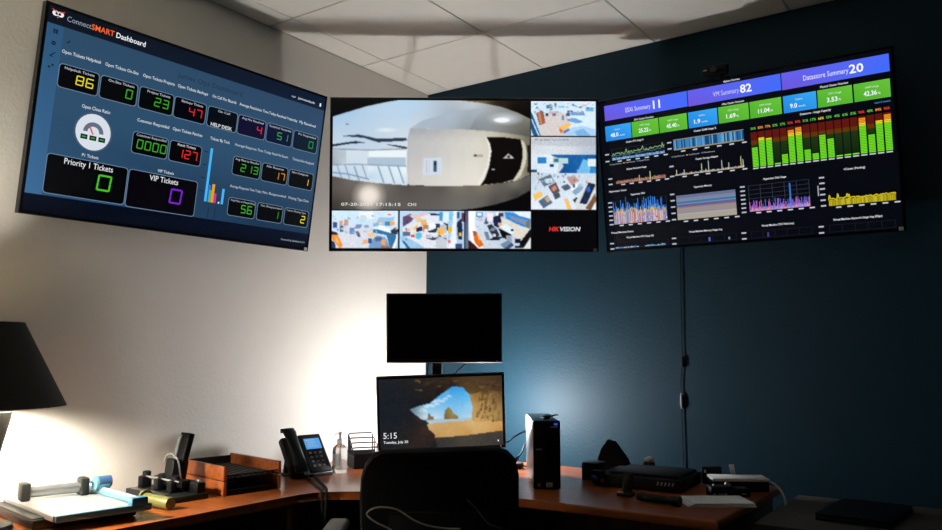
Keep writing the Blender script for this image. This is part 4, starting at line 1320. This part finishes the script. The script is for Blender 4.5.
t = thing('sanitizer_bottle', 'clear pump bottle of hand sanitizer beside the desk phone', 'bottle', (-.556, 3.415, DESK), (0, 0, R(30)))
M_CLEAR = mat('clear_plastic', (0.95, 0.97, 0.97), 0.08, trans=0.86, ior=1.18, var=0.0)
part('bottle_body', M_CLEAR, t, lambda bm: lathe(bm, [(.002, .001), (.028, .001), (.032, .006), (.032, .092), (.029, .106), (.018, .116), (.012, .119), (.011, .124)], 28))
pump = part('pump', mat('cloudy_plastic', (0.86, 0.83, 0.76), 0.35, trans=0.55, ior=1.2), t, lambda bm: [lathe(bm, [(.013, .121), (.0135, .136), (.011, .141), (.005, .143), (.0045, .160)], 20), lathe(bm, [(.0045, .158), (.009, .160), (.009, .168), (.003, .170)], 16)])
part('nozzle', MATS['cloudy_plastic'], pump, lambda bm: tube(bm, [(0, 0, .165), (-.022, -.012, .164), (-.028, -.015, .160)], [.004, .0035, .003], 8))
part('dip_tube', MATS['cloudy_plastic'], t, lambda bm: tube(bm, [(0, 0, .122), (.002, 0, .01)], .0025, 6))
part('back_label', mat('grey_print_label', (0.55, 0.56, 0.55), 0.5), t, lambda bm: [box(bm, (.0, .0325, .05), (.034, .0006, .05))])

t = thing('wire_sorter', 'black wire step sorter on the desk left of the lower monitor', 'desk organizer', (-.474, 3.600, DESK), (0, 0, R(22)))
part('tray', M_BLACKM, t, lambda bm: [box(bm, (0, 0, .004), (.135, .15, .008), bevel=.002), box(bm, (0, -.073, .034), (.135, .004, .062)), box(bm, (0, .073, .034), (.135, .004, .062)), box(bm, (-.066, 0, .028), (.004, .15, .05)), box(bm, (.066, 0, .028), (.004, .15, .05))])
for k in range(6):
    y, zt, x1 = .062 - .026 * k, .142 - .019 * k, .050 + .004 * k
    part('divider_wire', M_BLACKM, t, lambda bm: tube(bm, [(-.062, y, .006), (-.062, y, zt - .008), (-.056, y, zt), (x1 - .006, y, zt), (x1, y, zt - .008), (x1, y, .006)], .003, 6))
part('side_wire', M_BLACKM, t, lambda bm: tube(bm, [(-.062, .062, .138), (-.062, -.066, .048)], .0024, 6))

# ---------------------------------------------------------------- wooden letter tray
t = thing('letter_tray', 'two-tier letter tray with orange wooden sides and black mesh shelves', 'letter tray', rp(.222, 1.485, DESK), (0, 0, YAW_L - R(8.8)))
TW, TD = .235, .355
for k in range(2):
    z0 = .052 * k
    for sx in (-1, 1):
        part('side_panel', M_TRAYW, t, lambda bm: box(bm, (sx * (TW / 2 - .006), 0, z0 + .0255), (.013, TD, .049), bevel=.0015))
    part('back_bar', M_BLACKM, t, lambda bm: box(bm, (0, TD / 2 - .006, z0 + .024), (TW - .026, .004, .036)))
    fl = part('shelf', M_BLACKM, t, lambda bm: box(bm, (0, 0, z0 + .009), (TW - .026, TD - .004, .004)))
    part('front_rail', M_BLACK, fl, lambda bm: tube(bm, [(-TW / 2 + .012, -TD / 2 + .004, z0 + .018), (TW / 2 - .012, -TD / 2 + .004, z0 + .018)], .003, 8))
    for q in range(9):
        x = -TW / 2 + .030 + q * .022
        part('shelf_rib', M_GREENBLK, fl, lambda bm: box(bm, (x, 0, z0 + .0125), (.008, TD - .02, .003)))

# ---------------------------------------------------------------- three-hole punch
t = thing('hole_punch', 'heavy black three-hole punch with its lever raised', 'hole punch', rp(.205, 1.735, DESK), (0, 0, YAW_L - R(3)))
part('base_plate', M_GREENBLK, t, lambda bm: box(bm, (0, 0, .010), (.135, .31, .020), bevel=.003))
part('paper_guide', M_STEEL, t, lambda bm: box(bm, (-.052, .02, .0215), (.018, .22, .003)))
part('rod', M_CHROME, t, lambda bm: tube(bm, [(-.012, .145, .058), (-.012, -.10, .058)], .006, 12))
for y in (.125, .022, -.062):
    h = part('punch_head', M_BLACK, t, lambda bm: box(bm, (-.012, y, .040), (.040, .030, .042), bevel=.005))
    part('punch_cap', M_BLACKM, h, lambda bm: lathe(bm, [(.012, 0), (.015, .003), (.015, .014), (.010, .017)], 16, (-.006, y, .060)))
part('back_rail', M_BLACK, t, lambda bm: [box(bm, (.040, -.01, .038), (.034, .28, .038), bevel=.004), box(bm, (.010, -.045, .050), (.040, .12, .026), bevel=.006)])
LV = Matrix.Rotation(R(15), 3, 'Y')
lv = part('lever', M_BLACK, t, lambda bm: box(bm, (.050, -.010, .142), (.022, .058, .150), bevel=.003, rot=LV))
part('lever_edge', M_GREY, lv, lambda bm: box(bm, (.040, .012, .146), (.012, .016, .130), bevel=.002, rot=LV))
part('lever_block', M_BLACK, t, lambda bm: box(bm, (.026, -.010, .082), (.062, .056, .090), bevel=.008, rot=Matrix.Rotation(R(8), 3, 'Y')))
part('spring_wire', M_STEEL, t, lambda bm: tube(bm, curve_pts([(.000, .026, .110), (.004, .014, .140), (.012, -.010, .145), (.016, -.036, .125), (.018, -.050, .085), (.020, -.056, .040)], 6), .0035, 8))
part('side_lug', M_STEEL, t, lambda bm: box(bm, (.045, -.115, .045), (.010, .020, .036), bevel=.002, rot=Matrix.Rotation(R(20), 3, 'Y')))

# ---------------------------------------------------------------- paper cutter, roller and yellow tube
t = thing('paper_cutter', 'paper cutter with a pale board and light blue rail and edges', 'paper cutter', rp(.265, 2.10, DESK), (0, 0, YAW_L - R(8)))
part('base', M_BLACK, t, lambda bm: box(bm, (-.020, .03, .016), (.30, .36, .030), bevel=.006))
part('base_rim', M_BLACK, t, lambda bm: box(bm, (-.150, .03, .032), (.040, .35, .004), bevel=.001))
part('board', M_BOARD, t, lambda bm: box(bm, (0, 0, .039), (.262, .43, .013), bevel=.002))
part('front_edge', M_CUTBLUE, t, lambda bm: box(bm, (.004, -.219, .037), (.276, .012, .020), bevel=.003))
part('back_edge', M_CUTBLUE, t, lambda bm: box(bm, (.004, .219, .037), (.276, .012, .020), bevel=.003))
part('side_edge', M_GREY, t, lambda bm: box(bm, (-.134, 0, .037), (.008, .42, .017), bevel=.002))
rl = part('rail', mat('light_blue_plastic', (0.11, 0.235, 0.30), 0.35), t, lambda bm: box(bm, (.105, 0, .056), (.030, .42, .020), bevel=.005))
part('rail_groove', M_WHITEP, rl, lambda bm: box(bm, (.100, 0, .0665), (.010, .40, .002)))
for y in (-.21, .21):
    part('rail_end', M_CUTBLUE, t, lambda bm: box(bm, (.105, y, .052), (.052, .030, .034), bevel=.006))
cg = part('blade_carriage', M_CUTBLUE2, t, lambda bm: tube(bm, [(.086, .055, .084), (.130, .055, .084)], .019, 20))
part('carriage_cheek', MATS['light_blue_plastic'], cg, lambda bm: tube(bm, [(.080, .055, .082), (.088, .055, .082)], .022, 20))
part('carriage_foot', M_CUTBLUE, cg, lambda bm: box(bm, (.105, .055, .070), (.036, .042, .016), bevel=.003))

t = thing('roller_bar', 'dark round bar with square end caps lying across the paper cutter', 'roller', rp(.165, 2.115, DESK + .0455), (0, 0, YAW_L - R(14)))
part('bar', mat('satin_grey_metal', (0.30, 0.31, 0.32), 0.22, metal=0.7), t, lambda bm: tube(bm, [(-.075, 0, .024), (.075, 0, .024)], .017, 24))
for sx in (-1, 1):
    part('end_cap', M_GREENBLK, t, lambda bm: box(bm, (sx * .085, -.004, .028), (.028, .054, .056), bevel=.007))
t = thing('yellow_tube', 'olive yellow plastic tube with a flange beside the paper cutter', 'tube', rp(.375, 1.885, DESK), (0, 0, YAW_L + R(4)))
part('barrel', M_OLIVE, t, lambda bm: tube(bm, [(0, .06, .0255), (0, -.060, .0205), (0, -.066, .0205)], [.019, .0205, .019], 22))
part('flange', M_OLIVE, t, lambda bm: tube(bm, [(0, .056, .0275), (0, .064, .0275)], .027, 24))
tag(part('eraser_clip', M_GREENBLK, None, lambda bm: [box(bm, rp(.12, 1.865, DESK + .008), (.03, .018, .016), bevel=.004, rot=Matrix.Rotation(.9, 3, 'Z')), box(bm, rp(.12, 1.865, DESK + .02), (.02, .008, .010), bevel=.002, rot=Matrix.Rotation(.9, 3, 'Z'))]), 'tiny dark clip on the desk behind the paper cutter', 'clip')

# ---------------------------------------------------------------- right-hand desk clutter
t = thing('network_device', 'flat black electronic box with vents and cables on the right desk', 'electronics', rp(1.500, .510, DESK), (0, 0, YAW_R + R(3)))
part('body', M_BLACKM, t, lambda bm: [box(bm, (0, 0, .024), (.34, .27, .044), bevel=.006), box(bm, (.02, .01, .050), (.27, .23, .014), bevel=.005)])
for k in range(5):
    part('vent_slot', M_GREY, t, lambda bm: box(bm, (.085 + .014 * k, -.1355, .030), (.006, .001, .014), rot=Matrix.Rotation(R(25), 3, 'Y')))
for sx in (-1, 1):
    for y in (-.11, .11):
        part('foot', M_BLACKM, t, lambda bm: box(bm, (sx * .14, y, .001), (.02, .02, .003)))
part('port_block', M_BLACK, t, lambda bm: box(bm, (-.145, -.140, .036), (.05, .014, .05), bevel=.003))
part('blue_plug', mat('blue_plug_plastic', (0.02, 0.05, 0.25), 0.4), t, lambda bm: box(bm, (-.160, -.152, .032), (.022, .018, .014), bevel=.003, rot=Matrix.Rotation(R(25), 3, 'Y')))
part('red_plug', mat('red_plug_plastic', (0.16, 0.03, 0.02), 0.4), t, lambda bm: box(bm, (-.125, -.152, .026), (.016, .014, .010), bevel=.003))
t = thing('cable_box', 'small black box with plugs at the left of the flat electronics', 'box', (.500, 3.262, DESK), (0, 0, YAW_R + R(2)))
part('body', M_BLACKM, t, lambda bm: box(bm, (0, 0, .034), (.07, .09, .068), bevel=.004))
part('side_plate', M_GREY, t, lambda bm: box(bm, (-.0355, -.01, .040), (.001, .05, .05)))
t = thing('fabric_pouch', 'black fabric pouch leaning up behind the flat electronics', 'pouch', (.605, 3.405, DESK), (0, 0, YAW_R + R(6)))


def pouch(bm):
    o = [(-.075, 0), (.085, 0), (.060, .062), (.004, .130), (-.022, .136), (-.050, .100), (-.068, .050)]
    rings(bm, [[(x * k, y, .004 + z * (1 - (1 - k) * .3)) for x, z in o] for k, y in ((.93, -.026), (1.0, -.012), (1.0, .012), (.93, .026))])


part('flap', M_CLOTH, t, pouch)
part('zip', M_BLACK, t, lambda bm: tube(bm, [(-.066, -.022, .05), (-.048, -.022, .10), (-.021, -.022, .130), (.003, -.022, .126), (.056, -.022, .062)], .0025, 6))
t = thing('white_cap_jar', 'small white rounded cap behind the flat electronics', 'cap', (.742, 3.345, DESK), (0, 0, .3))
part('cap', mat('ivory_plastic', (0.62, 0.58, 0.48), 0.4), t, lambda bm: lathe(bm, [(.002, .056), (.020, .057), (.021, .064), (.016, .074), (.005, .079)], 22))
part('holder', M_BLACKM, t, lambda bm: lathe(bm, [(.024, 0), (.024, .05), (.021, .057), (.006, .0575)], 22))
t = thing('phone_holder', 'small black angled holder at the front of the right desk', 'holder', (.552, 2.875, DESK), (0, 0, R(-30)))
part('foot', M_BLACKM, t, lambda bm: box(bm, (0, 0, .008), (.055, .05, .014), bevel=.004))
part('upright', M_BLACK, t, lambda bm: box(bm, (.004, .010, .044), (.036, .012, .070), bevel=.004, rot=Matrix.Rotation(R(-18), 3, 'X')))
part('lip', M_SILVER, t, lambda bm: box(bm, (-.012, -.024, .016), (.022, .006, .006), bevel=.001))
t = thing('flashlight', 'black ribbed torch lying at the front of the right desk', 'flashlight', (.632, 2.735, DESK), (0, 0, math.atan2(-.106, .118)))
part('barrel', M_BLACKM, t, lambda bm: tube(bm, [(-.075, 0, .0155), (.045, 0, .0155), (.055, 0, .0165)], [.0125, .0125, .0155], 16))
part('head', M_BLACK, t, lambda bm: tube(bm, [(.053, 0, .0165), (.066, 0, .0165), (.083, 0, .0165)], [.0145, .0165, .0165], 16))
for k in range(7):
    part('grip_ring', M_BLACK, t, lambda bm: tube(bm, [(-.062 + .014 * k, 0, .0155), (-.055 + .014 * k, 0, .0155)], .0140, 14))
tag(part('pen', M_SILVER, None, lambda bm: tube(bm, [(.588, 2.850, DESK + .0055), (.665, 2.815, DESK + .0055), (.672, 2.812, DESK + .0055)], [.005, .005, .002], 10)), 'short silver pen between the torch and the flat electronics', 'pen')
t = thing('paper_pad', 'white pad of paper at the right end of the desk', 'paper', (.838, 2.745, DESK), (0, 0, R(0)))
for k in range(3):
    part('sheet_stack', M_PAPER, t, lambda bm: box(bm, (.003 * k - .006, .002 * k, .002 + .004 * k), (.225 - .01 * k, .148, .004), rot=Matrix.Rotation(R(1.2 * (k - 1)), 3, 'Z')))
t = thing('small_black_gadget', 'small black gadget with pale markings behind the white pad', 'gadget', (.912, 2.868, DESK), (0, 0, R(3)))
part('body', M_BLACKM, t, lambda bm: [box(bm, (-.025, 0, .020), (.09, .06, .038), bevel=.006), box(bm, (.045, .004, .016), (.06, .055, .030), bevel=.005)])
part('knob', M_SILVER, t, lambda bm: box(bm, (-.004, -.012, .046), (.022, .012, .012), bevel=.004, rot=Matrix.Rotation(R(25), 3, 'Y')))
part('knob', M_GREY, t, lambda bm: box(bm, (-.052, -.012, .042), (.010, .012, .010), bevel=.003))
for x, w in ((-.058, .010), (-.040, .006), (-.030, .006), (-.018, .010), (.050, .016)):
    part('marking', M_SILVER, t, lambda bm: box(bm, (x, -.0305 if x < .03 else -.024, .014), (w, .001, .005)))
t = thing('flat_box', 'flat black box with a white top behind the black gadget', 'box', (1.000, 3.02, DESK), (0, 0, R(-5)))
part('body', M_BLACKM, t, lambda bm: box(bm, (0, 0, .019), (.200, .105, .036), bevel=.003))
part('lid', M_PAPER, t, lambda bm: box(bm, (0, 0, .042), (.206, .110, .011), bevel=.003))
t = thing('name_card', 'narrow white card standing behind the flat box', 'card', (1.012, 3.105, DESK), (0, 0, R(-12)))
part('card', M_PAPER, t, lambda bm: box(bm, (-.001, 0, .042), (.019, .003, .076), rot=Matrix.Rotation(R(-8), 3, 'Y')))
part('foot', M_BLACKM, t, lambda bm: box(bm, (0, 0, .004), (.03, .022, .008), bevel=.002))
t = thing('charger', 'little black charger with a pale label behind the flat box', 'charger', (.935, 3.125, DESK), (0, 0, R(-20)))
part('case', M_BLACKM, t, lambda bm: box(bm, (0, 0, .036), (.075, .03, .068), bevel=.006))
part('marking', M_PAPER, t, lambda bm: box(bm, (-.024, -.0155, .052), (.007, .001, .011)))
tag(part('white_cable', M_PAPER, None, lambda bm: tube(bm, curve_pts([(1.095, 3.005, .785), (1.112, 3.0, .782), (1.130, 2.985, .770), (1.142, 2.97, .752), (1.150, 2.958, .722), (1.150, 2.955, .705)], 5), .0045, 8)), 'white cable drooping off the right end of the desk', 'cable')

# cable down the blue wall
t = thing('wall_cable', 'thin black cable hanging down the blue wall below the right television', 'cable', (.0034, .0049, 0))
wc_ = [(.947, 3.5485, 1.76), (.946, 3.549, 1.60), (.944, 3.550, 1.495), (.945, 3.550, 1.40), (.944, 3.551, 1.315), (.943, 3.551, 1.217), (.936, 3.556, 1.137), (.936, 3.556, 1.049), (.937, 3.555, .874), (.938, 3.555, .70), (.938, 3.555, .45)]
part('cord', M_BLACKM, t, lambda bm: tube(bm, curve_pts(wc_, 6), .0022, 6))
part('plug', M_BLACKM, t, lambda bm: tube(bm, [(.943, 3.550, 1.24), (.943, 3.550, 1.195)], .006, 8))
part('plug', M_GREY, t, lambda bm: tube(bm, [(.937, 3.554, 1.08), (.936, 3.554, 1.065), (.936, 3.554, 1.03), (.937, 3.554, 1.01)], [.003, .006, .007, .004], 8))

# ---------------------------------------------------------------- office chair
t = thing('office_chair', 'black office chair seen from behind in front of the desk corner', 'chair', (-.10, 2.70, 0), (0, 0, R(1)))


def chair_back(bm):
    # rounded outline, fuller at the shoulders, built as a cushion with depth
    oz = [(-.150, .50), (-.205, .545), (-.230, .62), (-.243, .72), (-.246, .80), (-.243, .865), (-.232, .905), (-.208, .935), (-.180, .949), (-.10, .954), (.0, .956), (.10, .960), (.180, .958), (.212, .946), (.236, .920), (.246, .875), (.246, .80), (.243, .72), (.230, .62), (.205, .545), (.150, .50), (0, .49)]
    rows = []
    for k, y in ((.90, -.050), (.965, -.046), (.995, -.030), (1.0, 0.0), (.99, .028), (.955, .044), (.88, .050)):
        rows.append([(x * k, -.20 + y - (z - .5) * .06 + .10 * (x / .246) ** 2 * .35, .726 + (z - .72) * (1.01 - (1 - k) * .9)) for x, z in oz])
    rings(bm, rows)


part('backrest', M_CLOTH, t, chair_back)
part('back_shell', M_BLACKM, t, lambda bm: [box(bm, (0, -.262, .66), (.30, .014, .24), bevel=.006)])
part('back_support', M_BLACKM, t, lambda bm: tube(bm, curve_pts([(0, .02, .40), (0, -.15, .40), (0, -.235, .45), (0, -.262, .60)], 5), .022, 10))


def seat(bm):
    o = rrect(.50, .48, .10, 6)
    rings(bm, [[(x * k, y * k + .06, z) for x, y in o] for k, z in ((.86, .415), (.97, .425), (1, .45), (.985, .475), (.92, .488))])


part('seat', M_CLOTH, t, seat)
part('seat_plate', M_BLACKM, t, lambda bm: box(bm, (0, .03, .40), (.22, .26, .03), bevel=.006))
part('gas_column', M_CHROME, t, lambda bm: lathe(bm, [(.026, .12), (.026, .26), (.016, .265), (.016, .39)], 18))
for sx in (-1, 1):
    ar = part('armrest', mat('worn_grey_pad', (0.04, 0.04, 0.039), 0.6), t, lambda bm: box(bm, (sx * .348, -.03, .676 if sx < 0 else .60), (.070, .25, .032), bevel=.014, seg=3))
    part('arm_post', M_BLACKM, ar, lambda bm: tube(bm, curve_pts([(sx * .10, .04, .40), (sx * .28, .02, .40), (sx * .345, -.01, .46), (sx * .348, -.02, .52), (sx * .348, -.03, .665 if sx < 0 else .59)], 5), .018, 10))
for k in range(5):
    a = R(90 + 72 * k)
    lg = part('leg', M_BLACKM, t, lambda bm: tube(bm, [(0, 0, .13), (.14 * math.cos(a), .14 * math.sin(a), .115), (.30 * math.cos(a), .30 * math.sin(a), .085)], [.030, .024, .016], 10))
    part('caster', M_BLACK, lg, lambda bm: tube(bm, [(.30 * math.cos(a) - .02 * math.sin(a), .30 * math.sin(a) + .02 * math.cos(a), .028), (.30 * math.cos(a) + .02 * math.sin(a), .30 * math.sin(a) - .02 * math.cos(a), .028)], .028, 16))

CY = 2.425
cc = [(-.20, .700), (-.239, .731), (-.282, .751), (-.311, .775), (-.290, .792), (-.255, .795), (-.216, .787), (-.167, .757), (-.122, .741), (-.071, .734), (-.03, .733)]
t = thing('beige_cord', 'thin beige cord looped over the back of the office chair', 'cord', (0, 0, 0))
part('loop', mat('beige_cord_sheath', (0.42, 0.36, 0.27), 0.6), t, lambda bm: tube(bm, curve_pts([(x, CY - .004 * abs(x + .1), z) for x, z in cc], 5), .0026, 6))
part('loose_end', mat('dark_cord_sheath', (0.10, 0.09, 0.07), 0.6), t, lambda bm: tube(bm, curve_pts([(-.03, CY, .733), (-.012, CY, .819), (.02, CY, .787), (.053, CY, .749), (.095, CY, .734)][1:], 5), .0022, 6))
